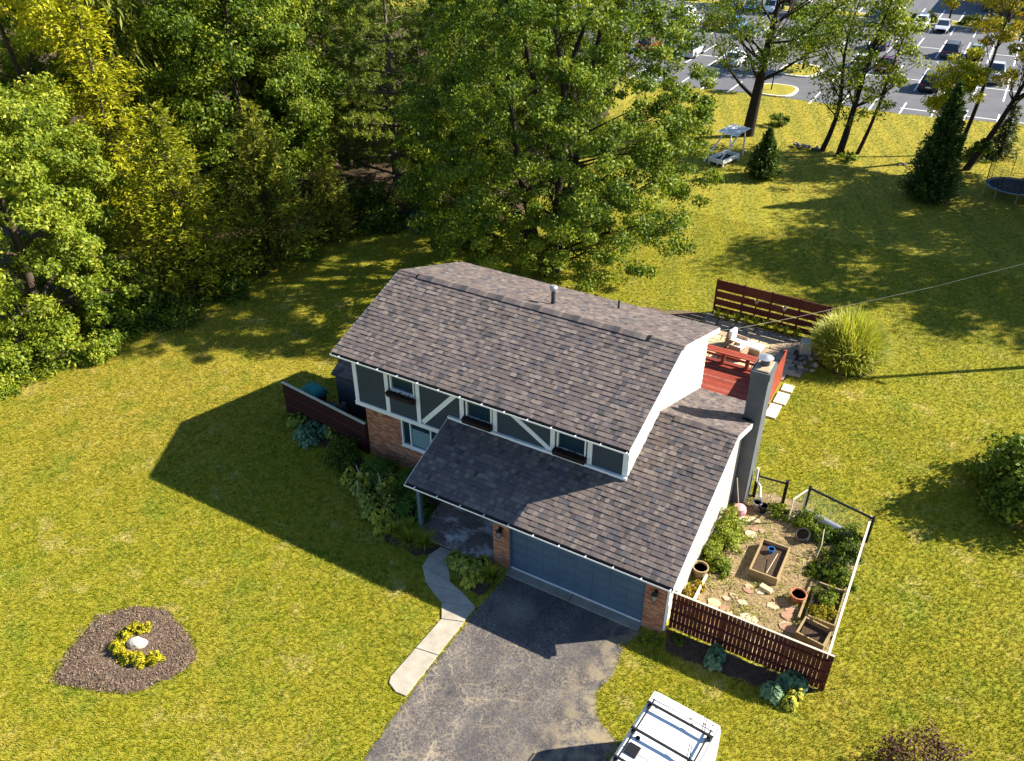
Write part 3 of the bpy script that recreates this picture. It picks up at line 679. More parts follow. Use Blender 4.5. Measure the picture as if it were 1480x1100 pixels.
# ------------------------------------------------------------------ fences
def left_fence():
    a, b = Vector((-4.98, .85)), Vector((.05, .22)); L = (b - a).length; ang = math.atan2(b.y - a.y, b.x - a.x)
    t = thing('wooden_fence', 'solid dark red board fence running left from the brick wall', 'fence', (a.x, a.y, 0), ang)
    n = 34
    for i in range(n):
        x = L * i / n; MB().box((x, -.012, .05), (x + L / n - .004, .012, 1.56 + random.uniform(-.006, .006))).build('board', M['fence_shaded'], t)
    for z in (.5, 1.02): MB().box((0, -.05, z), (L, -.013, z + .09)).build('rail', M['fence_red'], t)
    MB().box((0, -.05, 1.565), (L, .06, 1.60)).build('cap_rail', M['wood_pale'], t)
    for x in (.05, L / 2, L - .1): MB().box((x, .013, 0), (x + .09, .1, 1.56)).build('post', M['fence_red'], t)
left_fence()
def garden_fence():
    t = thing('garden_fence', 'dark red slatted fence between the garage corner and the lawn', 'fence', (14.05, -2.08, 0))
    L = 4.86; n = 38
    for i in range(n):
        x = L * i / n; MB().box((x, -.012, .06 + random.uniform(0, .02)), (x + L / n - .015, .010, 1.62 + random.uniform(-.01, .01))).build('slat', M['fence_red' if i % 4 else 'fence_red2'], t)
    for z in (.35, .80, 1.30): MB().box((0, -.055, z), (L, -.014, z + .085)).build('rail', M['fence_red'], t)
    MB().box((-.02, -.03, 1.632), (L + .04, .03, 1.655)).build('cap_rail', M['wood_pale'], t)
    for x in (0, 1.6, 3.2, L - .05): MB().box((x, .012, 0), (x + .09, .1, 1.63)).build('post', M['fence_red'], t)
garden_fence()
def back_fence():
    a, b = Vector((8.52, 19.1)), Vector((14.3, 18.95)); L = (b - a).length
    t = thing('privacy_screen', 'red brown screen of four wide horizontal boards behind the patio', 'fence', (a.x, a.y, 0), math.atan2(b.y - a.y, b.x - a.x))
    Z = [(.12, .42), (.52, .86), (.96, 1.32), (1.42, 1.95)]
    for bay in range(4):
        x0, x1 = L * bay / 4, L * (bay + 1) / 4
        for z0, z1 in Z: MB().box((x0 + .05, -.02, z0), (x1 - .05, .02, z1)).build('board', M['fence_red2' if (bay + int(z0 * 10)) % 2 else 'fence_red'], t)
        MB().box(((x0 + x1) / 2 - .04, -.055, .1), ((x0 + x1) / 2 + .04, -.022, 1.4)).build('batten', M['fence_red'], t) if bay in (1, 2) else None
    for k in range(5): MB().box((L * k / 4 - .05, -.05, 0), (L * k / 4 + .05, .05, 2.0)).build('post', M['fence_red'], t)
    for k, (x, mt, lb) in enumerate(((L * .375, M['leaf_yellow'], 'small yellow hanging pot on the red screen, left one'), (L * .625, M['rock'], 'small pale hanging pot on the red screen, right one'))):
        h = thing('hanging_pot', lb, 'pot', (a.x + x, a.y - .12, 1.15))
        MB().lathe([(.06, 0), (.12, .2), (.13, .2), (.10, .17)], 10).build('bowl', M['wood'] if k == 0 else M['rock'], h)
        MB().beam((0, .03, .2), (0, .05, .34), .015, .015).build('hook', M['black'], h)
back_fence()
def mesh_panel(mb, a, b, h, step=.1, r=.0035):
    a, b = Vector(a), Vector(b); L = (b - a).length; n = int(L / step)
    for i in range(n + 1):
        p = a + (b - a) * i / n; mb.tube([p, p + Vector((0, 0, h))], r, 3, cap=False)
    for k in range(int(h / step) + 1): mb.tube([a + Vector((0, 0, k * step)), b + Vector((0, 0, k * step))], r, 3, cap=False)
def wire_fence():
    t = thing('wire_fence', 'low wire garden fence with pale top rail along the lawn side', 'fence', (18.79, -1.87, 0))
    ys = [.15, 2.0, 4.0, 5.8, 7.1]
    MB().box((-.035, .1, 1.06), (.035, 7.2, 1.10)).build('top_rail', M['wood_pale'], t)
    for y in ys: MB().box((-.05, y - .05, 0), (.04, y + .05, 1.055)).build('post', M['fence_red'], t)
    m = MB(); mesh_panel(m, (.0, .1, .05), (.0, 7.1, .05), 1.0); m.build('wire_mesh', M['steel'], t, kind='stuff')
    t2 = thing('wire_fence', 'black framed wire fence panel at the far end of the garden', 'fence', (16.53, 5.7, 0), math.atan2(-.55, 2.35))
    L = 2.42
    MB().box((0, -.03, 1.1), (L, .03, 1.17)).build('top_rail', M['black'], t2)
    for x in (0, L): MB().box((x - .04, -.04, 0), (x + .04, .04, 1.25)).build('post', M['black'], t2)
    m = MB(); mesh_panel(m, (.04, 0, .05), (L - .04, 0, .05), 1.04); m.build('wire_mesh', M['steel'], t2, kind='stuff')
    t3 = thing('wire_gate', 'open wire gate leaf beside the far garden panel', 'gate', (16.5, 5.68, 0), R(-112))
    MB().box((.04, -.02, 1.08), (.96, .02, 1.13)).box((.04, -.02, .06), (.96, .02, .11)).box((.04, -.02, .11), (.08, .02, 1.08)).box((.92, -.02, .11), (.96, .02, 1.08)).build('frame', M['wood_pale'], t3)
    m = MB(); mesh_panel(m, (.08, 0, .11), (.92, 0, .11), .97); m.build('wire_mesh', M['steel'], t3, kind='stuff')
    t4 = thing('wire_fence', 'short wire fence between the chimney and the garden gate', 'fence', (14.58, 5.58, 0), R(4))
    MB().box((0, -.025, 1.0), (1.15, .025, 1.06)).build('top_rail', M['black'], t4)
    for x in (.04, 1.13): MB().box((x - .06, -.06, 0), (x + .06, .06, 1.18)).build('post', M['black'], t4)
    m = MB(); mesh_panel(m, (.1, 0, .05), (1.07, 0, .05), .95); m.build('wire_mesh', M['steel'], t4, kind='stuff')
wire_fence()

# ------------------------------------------------------------------ deck and patio
def deck():
    t = thing('deck', 'red stained timber deck behind the house with privacy panel', 'deck', (0, 0, 0))
    MB().box((8.6, 7.95, 0), (11.42, 14.15, .30)).box((11.43, 7.25, 0), (13.35, 14.15, .30)).build('frame', M['fence_red'], t)
    y = 7.27; k = 0
    while y < 14.1:
        MB().box((8.6 if y > 7.95 else 11.44, y, .302), (13.37 - random.uniform(0, .02), y + .128, .335 + random.uniform(-.002, .002))).build('board', M[random.choice(('deck', 'deck2', 'deck3', 'deck', 'deck4'))], t); y += .14; k += 1
    p = MB().box((13.38, 10.8, .05), (13.42, 14.2, .12)).build('privacy_panel', M['deck2'], t)
    n = 24
    for i in range(n): MB().box((13.385, 10.8 + i * .14, .122), (13.415, 10.8 + i * .14 + .132, 1.75)).build('slat', M['deck2' if i % 2 else 'deck'], p)
    for y in (10.9, 12.5, 14.05): MB().box((13.28, y - .04, .34), (13.375, y + .04, 1.75)).build('post', M['deck'], t)
    b = thing('deck_bench', 'long red timber bench along the far edge of the deck', 'bench', (9.35, 13.65, .335))
    for k in range(3): MB().box((0, -.02 + k * .17, .62), (3.7, .13 + k * .17, .665)).build('seat_plank', M['deck' if k % 2 else 'deck2'], b)
    for x in (.1, 1.25, 2.4, 3.5): MB().box((x, .05, 0), (x + .14, .38, .618)).build('leg', M['deck'], b)
    MB().box((0, .36, .2), (3.7, .40, .32)).build('rail', M['deck'], b)
deck()
def patio():
    root = bpy.data.objects.new('patio', None); col.objects.link(root); structure(root)
    sheet('patio_bed', PATIO, .02, M['soil'], root); r = random.Random(5)
    y = 14.22
    while y < 18.7:
        h = r.choice((.38, .5, .62)); x = 8.4 + r.uniform(-.2, 0)
        while x < 13.6:
            w = r.choice((.45, .6, .75, .9)); c = np.array([[x + w / 2, y + h / 2]])
            if inpoly(c, PATIO)[0]:
                j = lambda: r.uniform(-.03, .03); g = .02
                P = [(x + g + j(), y + g + j()), (x + w - g + j(), y + g + j()), (x + w - g + j(), y + h - g + j()), (x + g + j(), y + h - g + j())]
                MB().prism(P, .021, .05 + r.uniform(0, .02)).build('paver', M['stone%d' % (r.choice((0, 0, 3, 1)) if x < 12.2 and y < 17.2 else r.choice((2, 4, 4, 1)))], root, bevel=.008)
            x += w
        y += h
    for k, (x, y, w, h) in enumerate(((13.5, 11.0, .5, 1.1), (13.55, 12.25, .55, .95), (13.6, 13.4, .5, .6))):
        MB().box((x, y, -.02), (x + w, y + h, .09 - .01 * k)).build('stepping_slab', M['kerb'], root, bevel=.015)
    t = thing('lounge_chair', 'wicker patio armchair with white seat and back cushions', 'chair', (10.65, 16.04, .06), R(-12))
    MB().box((-.42, -.4, .02), (.42, -.32, .55)).build('arm', M['wicker'], t, bevel=.02); MB().box((-.42, .32, .02), (.42, .4, .55)).build('arm', M['wicker'], t, bevel=.02)
    MB().box((-.42, -.315, .02), (-.34, .315, .8)).build('backrest', M['wicker'], t, bevel=.02); MB().box((-.335, -.31, .1), (.42, .31, .24)).build('seat', M['wicker'], t)
    MB().box((-.30, -.30, .245), (.44, .30, .41)).build('seat_cushion', M['cushion'], t, bevel=.05)
    MB().box((-.335, -.30, .415), (-.14, .30, .95)).build('back_cushion', M['cushion'], t, bevel=.05)
    t = thing('footstool', 'low wicker footstool with white cushion beside the armchair', 'footstool', (11.57, 16.04, .06), R(-12))
    MB().box((-.44, -.3, .04), (.44, .3, .30)).build('base', M['wicker'], t, bevel=.02); MB().box((-.45, -.31, .302), (.45, .31, .42)).build('cushion', M['cushion'], t, bevel=.04)
    t = thing('loveseat', 'wicker patio chair with white cushion nearest the bench', 'chair', (10.95, 15.26, .06), R(80))
    MB().box((-.42, -.4, .02), (.42, -.32, .55)).build('arm', M['wicker'], t, bevel=.02); MB().box((-.42, .32, .02), (.42, .4, .55)).build('arm', M['wicker'], t, bevel=.02)
    MB().box((-.42, -.315, .02), (-.34, .315, .75)).build('backrest', M['wicker'], t, bevel=.02); MB().box((-.335, -.31, .1), (.42, .31, .24)).build('seat', M['wicker'], t)
    MB().box((-.33, -.30, .245), (.44, .30, .43)).build('seat_cushion', M['cushion'], t, bevel=.05)
    t = thing('covered_grill', 'grey covered grill between the patio and the tall grass clump', 'grill', (13.78, 17.23, 0), R(20))
    MB().extrude([(-.3, -.3, .03), (.3, -.3, .03), (.24, -.22, .75), (-.24, -.22, .75)], (0, .55, 0)).build('cover', M['steel'], t, bevel=.05)
patio()

# ------------------------------------------------------------------ garden things
def raised_bed(name, label, x, y, w, l, h, rz=0, soil=True, mat='wood'):
    t = thing(name, label, 'planter', (x, y, 0), rz); d = .05
    for a, b in (((-w / 2, -l / 2), (w / 2, -l / 2 + d)), ((-w / 2, l / 2 - d), (w / 2, l / 2)), ((-w / 2, -l / 2 + d), (-w / 2 + d, l / 2 - d)), ((w / 2 - d, -l / 2 + d), (w / 2, l / 2 - d))):
        MB().box((*a, .02), (*b, h)).build('plank', M[mat], t)
    MB().box((-w / 2 + d, -l / 2 + d, .02), (w / 2 - d, l / 2 - d, h * .55)).build('soil', M['soil'], t)
    return t
raised_bed('raised_bed', 'wooden raised bed of bare soil in the middle of the garden', 16.11, 2.26, .98, 1.72, .34)
raised_bed('planter_box', 'weathered empty planter box in the near right garden corner', 18.2, -0.27, .9, .8, .42, R(-8))
raised_bed('raised_bed', 'long planted raised bed beside the lawn-side wire fence', 18.25, 1.25, .95, 1.7, .26)
def pot(label, x, y, r, h, mat, soil='soil', name='flower_pot'):
    t = thing(name, label, 'pot', (x, y, .016))
    MB().lathe([(r * .7, 0), (r * .95, h * .9), (r * 1.06, h * .9), (r * 1.06, h), (r * .9, h), (r * .86, h * .82)], 16).build('pot_body', M[mat], t, smooth=False)
    MB().lathe([(.01, h * .84), (r * .84, h * .84)], 16).build('pot_soil', M[soil], t)
    return t
pot('round terracotta pot beside the near planted bed', 17.39, 1.09, .26, .36, 'terracotta')
pot('black plastic pot tipped beside the far garden plants', 16.91, 4.16, .25, .36, 'darkgrey').rotation_euler = (R(20), R(-18), 0)
pot('tan barrel pot of dried flowers at the garage wall', 14.17, 0.55, .27, .45, 'wood')
pot('small terracotta pot by the chimney foot', 14.21, 3.98, .16, .22, 'terracotta')
pot('steel bucket by the chimney foot', 14.92, 4.93, .17, .32, 'steel', name='bucket')
pot('dark urn beside the short wire fence', 15.17, 4.84, .16, .34, 'black', name='urn')
pot('blue watering pot standing in the raised bed', 16.04, 2.71, .12, .18, 'blue').location.z = .19
def straw():
    r = np.random.default_rng(12); P = r.uniform((14.1, -2), (18.7, 5.9), (5200, 2)); P = P[inpoly(P, GARDEN) & ~inpoly(P, [(15.5, 1.3), (16.7, 1.3), (16.7, 3.2), (15.5, 3.2)])]; n = len(P)
    a = r.uniform(0, 6.28, n); T = np.stack([np.cos(a), np.sin(a), r.normal(size=n) * .25], 1); N = np.tile([0, 0, 1.0], (n, 1)) + r.normal(size=(n, 3)) * .3
    V, F = leaf_quads(np.column_stack([P, r.uniform(.02, .045, n)]), T, N, r.uniform(.06, .22, n), r.uniform(.008, .03, n))
    M['straw_bits'] = leaf_mat('straw_bits', [(0, (.10, .065, .03)), (.4, (.34, .25, .13)), (.8, (.52, .41, .22)), (1, (.20, .21, .03))], .1)
    o = obj('straw_litter', np_mesh('straw_litter', V, F, M['straw_bits'], r.random(n)), kind='stuff'); o['label'] = 'loose straw and dry stems strewn over the garden soil'
    n = 2600; c = r.uniform((14.2, -1.8), (18.5, 5.6), (60, 2)); P = c[r.integers(0, 60, n)] + r.normal(size=(n, 2)) * .16; P = P[inpoly(P, GARDEN) & ~inpoly(P, [(15.5, 1.3), (16.7, 1.3), (16.7, 3.2), (15.5, 3.2)])]; n = len(P)
    V, F = leaf_quads(np.column_stack([P, r.uniform(.03, .12, n)]), r.normal(size=(n, 3)), r.normal(size=(n, 3)) * .5 + [0, 0, 1], r.uniform(.05, .12, n), r.uniform(.02, .05, n))
    o = obj('garden_weeds', np_mesh('garden_weeds', V, F, M['leaf_light'], r.random(n)), kind='stuff'); o['label'] = 'small weeds sprouting through the garden straw'
straw()
def small_garden():
    t = tag(MB().lathe([(.02, .36), (.22, .3), (.26, .15), (.22, .02)], 12, (14.42, 4.35, .016)).build('ball_planter', M['pink']), 'pink round tub lying below the chimney', 'tub')
    t = thing('garden_rake', 'rake leaning on the garage wall by the chimney', 'rake', (14.26, 4.38, 0))
    MB().tube([(.25, -.3, .02), (-.18, .1, 1.5)], .014, 6).build('handle', M['wood_pale'], t); MB().box((.05, -.34, .015), (.45, -.29, .05)).build('head', M['steel'], t)
    t = thing('garden_stake', 'bent pale stake standing beside the tangled plants', 'stake', (17.49, 3.32, 0)); MB().tube([(0, 0, 0), (.05, .3, .5), (-.03, .7, .9)], .02, 6).build('stick', M['wood_pale'], t)
    t = thing('garden_stake', 'thin stake lying across the soil of the raised bed', 'stake', (16.18, 2.01, .2)); MB().tube([(0, -.4, .02), (.12, .5, .22)], .013, 5).build('stick', M['wood_pale'], t)
    kb = tag(MB().box((14.36, -.75, 0), (14.44, .62, .17)).build('bed_edging', M['wood_pale'], bevel=.01), 'white plank edging beside the dried flowers', 'edging')
    kb = tag(MB().box((17.58, .25, 0), (17.66, 1.75, .2)).build('bed_edging', M['wood'], bevel=.01), 'pale plank edging along the planted bed path', 'edging')
    t = tag(MB().box((-.22, -.1, 0), (.22, .1, .13)).build('stone_block', M['stone3'], bevel=.02), 'pale stone block at the near end of the raised bed', 'block'); t.location = (16.35, 1.05, .016); t.rotation_euler = (0, 0, R(-15))
    r = random.Random(9)
    for k in range(46):
        x, y = r.uniform(14.8, 17.6), r.uniform(-1.7, 1.1)
        if k > 36: x, y = r.uniform(14.6, 15.6), r.uniform(3.4, 5.4)
        n = r.choice((5, 6, 7)); a0 = r.uniform(0, 6); s = r.uniform(.16, .32)
        P = [(x + s * r.uniform(.7, 1.1) * math.cos(a0 + 6.283 * i / n), y + .8 * s * r.uniform(.7, 1.1) * math.sin(a0 + 6.283 * i / n)) for i in range(n)]
        MB().prism(P, .0165, .04 + r.uniform(0, .015)).build('flagstone', M[r.choice(('redstone', 'stone1', 'stone0', 'stone3', 'redstone'))], garden_ground, bevel=.008)
    # rolled wire and trellis lying at the far panel
    t = thing('rolled_mesh', 'roll of pale mesh lying inside the far wire panel', 'roll', (17.47, 5.21, .18), R(-14))
    MB().tube([(-.95, 0, 0), (.9, 0, 0)], .17, 12).build('roll', M['steel'], t)
    # downspout elbow at the chimney foot
    t = thing('downspout_elbow', 'white bent downspout at the chimney corner', 'downspout', (14.6, 5.43, 0)); MB().tube([(0, 0, 1.5), (.02, .02, .9), (.2, .1, .6), (.35, -.3, .3)], .05, 8).build('pipe', M['white'], t)
    # stuff behind the left fence
    t = thing('wheeled_bin', 'dark bin under a crumpled teal tarp behind the left fence', 'bin', (-4.1, 1.75, 0), R(-10))
    MB().extrude([(-.42, -.32, .0), (.42, -.32, .0), (.5, -.36, .85), (-.5, -.36, .85)], (0, .68, 0)).build('body', M['darkgrey'], t, bevel=.03)
    r = np.random.default_rng(4); g = 11; V = []; 
    for i in range(g):
        for j in range(g):
            u, v = i / (g - 1) * 2 - 1, j / (g - 1) * 2 - 1; e = max(abs(u), abs(v)); V.append((u * .56, v * .44, .98 + .22 * (1 - e ** 2) - .35 * max(0, e - .75) * 2 + r.uniform(-.05, .05)))
    o = obj('tarp', np_mesh('tarp', V, [(i * g + j, (i + 1) * g + j, (i + 1) * g + j + 1, i * g + j + 1) for i in range(g - 1) for j in range(g - 1)], M['teal']), t)
    s = o.modifiers.new('solid', 'SOLIDIFY'); s.thickness = .012
    t = thing('wheelbarrow', 'grey wheelbarrow beside the bin behind the left fence', 'wheelbarrow', (-3.06, 1.58, 0), R(-10))
    MB().extrude([(-.4, -.28, .5), (.4, -.28, .62), (.25, -.28, .25), (-.2, -.28, .25)], (0, .56, 0)).build('tray', M['darkgrey'], t)
    for y in (-.25, .25): MB().tube([(-.75, y, .55), (.2, y * .6, .24), (.5, y * .2, .18)], .02, 6).build('handle', M['wood'], t)
    MB().lathe([(.18, -.04), (.2, 0), (.18, .04)], 14).build('wheel', M['tyre'], t).matrix_local = Matrix.Translation((.52, 0, .2)) @ Matrix.Rotation(R(90), 4, 'X')
    t = thing('barbecue_grill', 'black barbecue grill on legs by the charcoal shed', 'grill', (-2.1, 1.45, 0), R(-8))
    MB().lathe([(.12, .55), (.29, .68), (.31, .80), (.29, .92), (.14, 1.04), (.02, 1.06)], 16).build('bowl', M['black'], t, smooth=True)
    for a in range(3): MB().tube([(.14 * math.cos(a * 2.09), .14 * math.sin(a * 2.09), .6), (.3 * math.cos(a * 2.09), .3 * math.sin(a * 2.09), 0)], .016, 6).build('leg', M['steel'], t)
    MB().tube([(-.1, 0, 1.06), (-.1, 0, 1.11), (.1, 0, 1.11), (.1, 0, 1.06)], .012, 6).build('handle', M['steel'], t)
    t = thing('ladder', 'aluminium ladder lying along the left fence behind it', 'ladder', (-2.53, 0.88, .8), R(-8.8))
    for y in (0, .3): MB().box((-1.3, y, 0), (2.0, y + .03, .07)).build('side_rail', M['steel'], t)
    for k in range(11): MB().box((-1.15 + k * .3, .03, .02), (-1.12 + k * .3, .30, .05)).build('rung', M['steel'], t)
    for x in (-1.1, 1.8): MB().box((x, .03, -.8), (x + .08, .1, -.002)).build('prop', M['darkgrey'], t)
small_garden()

# ------------------------------------------------------------------ power line
def wire():
    pts = [(10.95, 7.9, 5.1), (11.9, 9.9, 4.55), (13.6, 13.1, 4.0), (15.6, 16.1, 3.8), (18.4, 18.6, 4.25), (21.7, 21.0, 5.2), (24.4, 22.5, 6.6), (26.9, 23.95, 8.35)]
    t = thing('service_cable', 'thin grey overhead cable from the house corner across the back lawn', 'cable', (0, 0, 0))
    MB().tube(pts, .006, 6).build('cable', M['apron'], t)
    p = thing('utility_pole', 'wooden utility pole beyond the right edge that carries the house cable', 'pole', (26.98, 24.0, 0))
    MB().tube([(0, 0, -.2), (0, 0, 4.5), (0, 0, 9.0)], [.15, .135, .115], 10).build('shaft', M['bark_pale'], p)
    MB().box((-.9, -.05, 8.55), (.9, .05, 8.66)).build('crossarm', M['wood'], p)
    for x in (-.8, -.3, .3, .8): MB().lathe([(.035, 8.661), (.05, 8.70), (.03, 8.78)], 8, (x, 0, 0)).build('insulator', M['darkgrey'], p)
wire()

# ------------------------------------------------------------------ mulch island in the front lawn
def island():
    c = np.array(LAWNBED); P = ragged(LAWNBED, .16, .08, 8); cx, cy = np.mean(c, 0); V = [(cx, cy, .10)]; n = len(P)
    for k, z in ((.35, .095), (.7, .075), (.93, .05), (1, .004)):
        V += [(cx + (x - cx) * k, cy + (y - cy) * k, z + random.uniform(-.012, .012)) for x, y in P]
    F = [(0, 1 + i, 1 + (i + 1) % n) for i in range(n)]
    for q in range(3): F += [(1 + q * n + i, 1 + (q + 1) * n + i, 1 + (q + 1) * n + (i + 1) % n, 1 + q * n + (i + 1) % n) for i in range(n)]
    structure(MB().add(V, F).build('mulch_bed', M['mulch']))
    r = np.random.default_rng(3); pts = r.uniform((-2.5, -13.4), (1.8, -9.5), (9000, 2)); pts = pts[inpoly(pts, [(cx + (x - cx) * 1.03, cy + (y - cy) * 1.03) for x, y in LAWNBED])]; ins = inpoly(pts, [(cx + (x - cx) * .93, cy + (y - cy) * .93) for x, y in LAWNBED])
    mb = MB()
    for (x, y), ii in zip(pts, ins):
        a = r.uniform(0, 6.28); l = r.uniform(.012, .038); w = r.uniform(.005, .011); z = (.088 if ii else .055) + r.uniform(0, .02); d = Vector((math.cos(a) * l, math.sin(a) * l, r.uniform(-.01, .02))); e = Vector((-math.sin(a) * w, math.cos(a) * w, .004)); p = Vector((x, y, z))
        mb.add([p - d - e, p + d - e, p + d + e, p - d + e], [(0, 1, 2, 3)], M['chip%d' % r.integers(0, 4)])
    o = mb.build('mulch_chips', None, None, kind='stuff'); o['label'] = 'brown wood chips covering the island bed'
    t = rock('rock', 'pale boulder in the middle of the mulch island', (-.30, -11.1, .08), (.36, .27, .22), 1, M['rock'])
def rock(name, label, loc, s, seed, mat, group=None, rz=.4):
    r = np.random.default_rng(seed); import bmesh
    bm = bmesh.new(); bmesh.ops.create_icosphere(bm, subdivisions=3, radius=1)
    D_ = [unit(r.normal(size=3)) for _ in range(9)]; off = r.uniform(.62, .95, 9)
    for v in bm.verts:
        p = np.array(v.co)
        for d, o_ in zip(D_, off):
            q = p @ d
            if q > o_: p = p - d * (q - o_)
        v.co = Vector(p * np.array(s) * (1 + .03 * r.normal()))
    me = bpy.data.meshes.new(name); bm.to_mesh(me); bm.free(); me.materials.append(mat)
    return tag(obj(name, me, loc=loc, rot=(0, 0, rz)), label, 'rock', group)
island()

# ------------------------------------------------------------------ vegetation
def limb(mb, a, b, r0, r1, bend, rng, n=5, sides=6):
    a, b = np.array(a, float), np.array(b, float); P = []
    off = rng.normal(size=3) * bend; off2 = rng.normal(size=3) * bend
    for i in range(n + 1):
        t = i / n; P.append(a + (b - a) * t + off * math.sin(math.pi * t) + off2 * math.sin(2 * math.pi * t) * .5)
    mb.tube(P, [r0 + (r1 - r0) * i / n for i in range(n + 1)], sides, cap=False); return P

def leaf_cloud(rng, C, rad, nper, L, Wd, up=.5, outw=.5, rnd=.8, cen=None, flat=.65, tone0=None):
    """nper leaves about each clump centre"""
    C = np.asarray(C, float); n = len(C); idx = np.repeat(np.arange(n), nper)
    o = rng.normal(size=(len(idx), 3)); o = unit(o) * (rng.random((len(idx), 1)) ** .45)
    rad = np.broadcast_to(rad, (n,)); P = C[idx] + o * rad[idx, None] * np.array([1, 1, flat])
    cen = C.mean(0) if cen is None else np.asarray(cen); out = unit(P - cen)
    N = unit(out * outw + np.array([0, 0, up]) + o * .4 + rng.normal(size=P.shape) * rnd)
    T = unit(np.cross(N, rng.normal(size=P.shape)) + np.array([0, 0, -.25]))
    l = L * rng.uniform(.7, 1.3, len(P)); V, F = leaf_quads(P, T, N, l, l * Wd / L)
    ct = rng.random(n) if tone0 is None else tone0
    return V, F, np.clip(.28 + .35 * ct[idx] + rng.normal(size=len(P)) * .16 + .0 * P[:, 2], 0, 1)

def crown_points(rng, n, h, zlow, r, shape=1.0, lumps=6, hollow=.45, lean=(0, 0), skirt=0):
    d = unit(rng.normal(size=(n, 3))); L = unit(rng.normal(size=(lumps, 3))); amp = rng.uniform(-.22, .22, lumps)
    k = 1 + sum(a * np.exp(-3 * (1 - d @ l)) for a, l in zip(amp, L)) * 1.3
    q = (hollow + (1 - hollow) * rng.random(n) ** .6) * k
    P = d * q[:, None] * np.array([r, r, (h - zlow) / 2]); zc = (h + zlow) / 2
    fz = np.clip((P[:, 2] + (h - zlow) / 2) / (h - zlow), 0, 1)
    w = 1.08 - .10 * shape * (fz - .5) + .30 * np.clip(fz - .72, 0, 1)
    w = w + skirt * np.clip(1 - 2.2 * fz, 0, 1)
    P[:, :2] *= w[:, None]; P[:, 2] += zc
    P[:, 0] += lean[0] * P[:, 2] / h; P[:, 1] += lean[1] * P[:, 2] / h
    return P

def broadleaf(name, label, x, y, h, r, zlow, mat, nclump=130, nper=220, leaf=.2, seed=1, stems=1, trunk_r=.25, bark='bark', group=None, lean=(0, 0), clump_r=None, hollow=.45, nlimb=16, spread=.3, cat='tree', flat=.65, lwf=.55, skirt=0):
    rng = np.random.default_rng(seed); t = thing(name, label, cat, (x, y, 0), 0, group); t.scale = (tscale(x, y),) * 3
    C = crown_points(rng, nclump, h, zlow, r, 1, 7, hollow, lean, skirt)
    C = C[C[:, 2] > max(.3, zlow * .6)]
    cr = (clump_r or r * .26) * rng.uniform(.6, 1.35, len(C))
    V, F, tone = leaf_cloud(rng, C, cr, nper, leaf, leaf * lwf, cen=(lean[0] * .5, lean[1] * .5, (h + zlow) * .42), flat=flat)
    V[:, 2] = np.maximum(V[:, 2], .03)
    mb = MB(); tops = []
    for s in range(stems):
        a = 2 * math.pi * s / stems + rng.uniform(0, 1); e = spread * r if stems > 1 else 0
        base = np.array([math.cos(a) * .28 * (stems > 1), math.sin(a) * .28 * (stems > 1), -.05]); top = np.array([lean[0] * .8 + math.cos(a) * e, lean[1] * .8 + math.sin(a) * e, h * .82])
        P = limb(mb, base, top, trunk_r / math.sqrt(stems), trunk_r * .18, h * .018, rng, 9, 9); tops.append(P)
    sel = rng.permutation(len(C))[:nlimb]
    for i in sel:
        P = tops[i % stems]; zt = max(C[i][2] - .35 * np.linalg.norm(C[i][:2] - P[4][:2]) - .5, h * .12); j = int(np.clip(zt / (h * .82) * 9, 1, 8))
        rr = trunk_r * (1 - j / 10) * .45 / math.sqrt(stems)
        Q = limb(mb, P[j], C[i], rr, .012, r * .05, rng, 4, 5)
        near = np.argsort(np.linalg.norm(C - C[i], axis=1))[1:3]
        for q in near: limb(mb, Q[2], C[q], rr * .45, .008, r * .03, rng, 3, 4)
    mb.build('trunk', M[bark], t, smooth=True)
    obj('crown', np_mesh('crown', V, F, M[mat], tone), t)
    return t

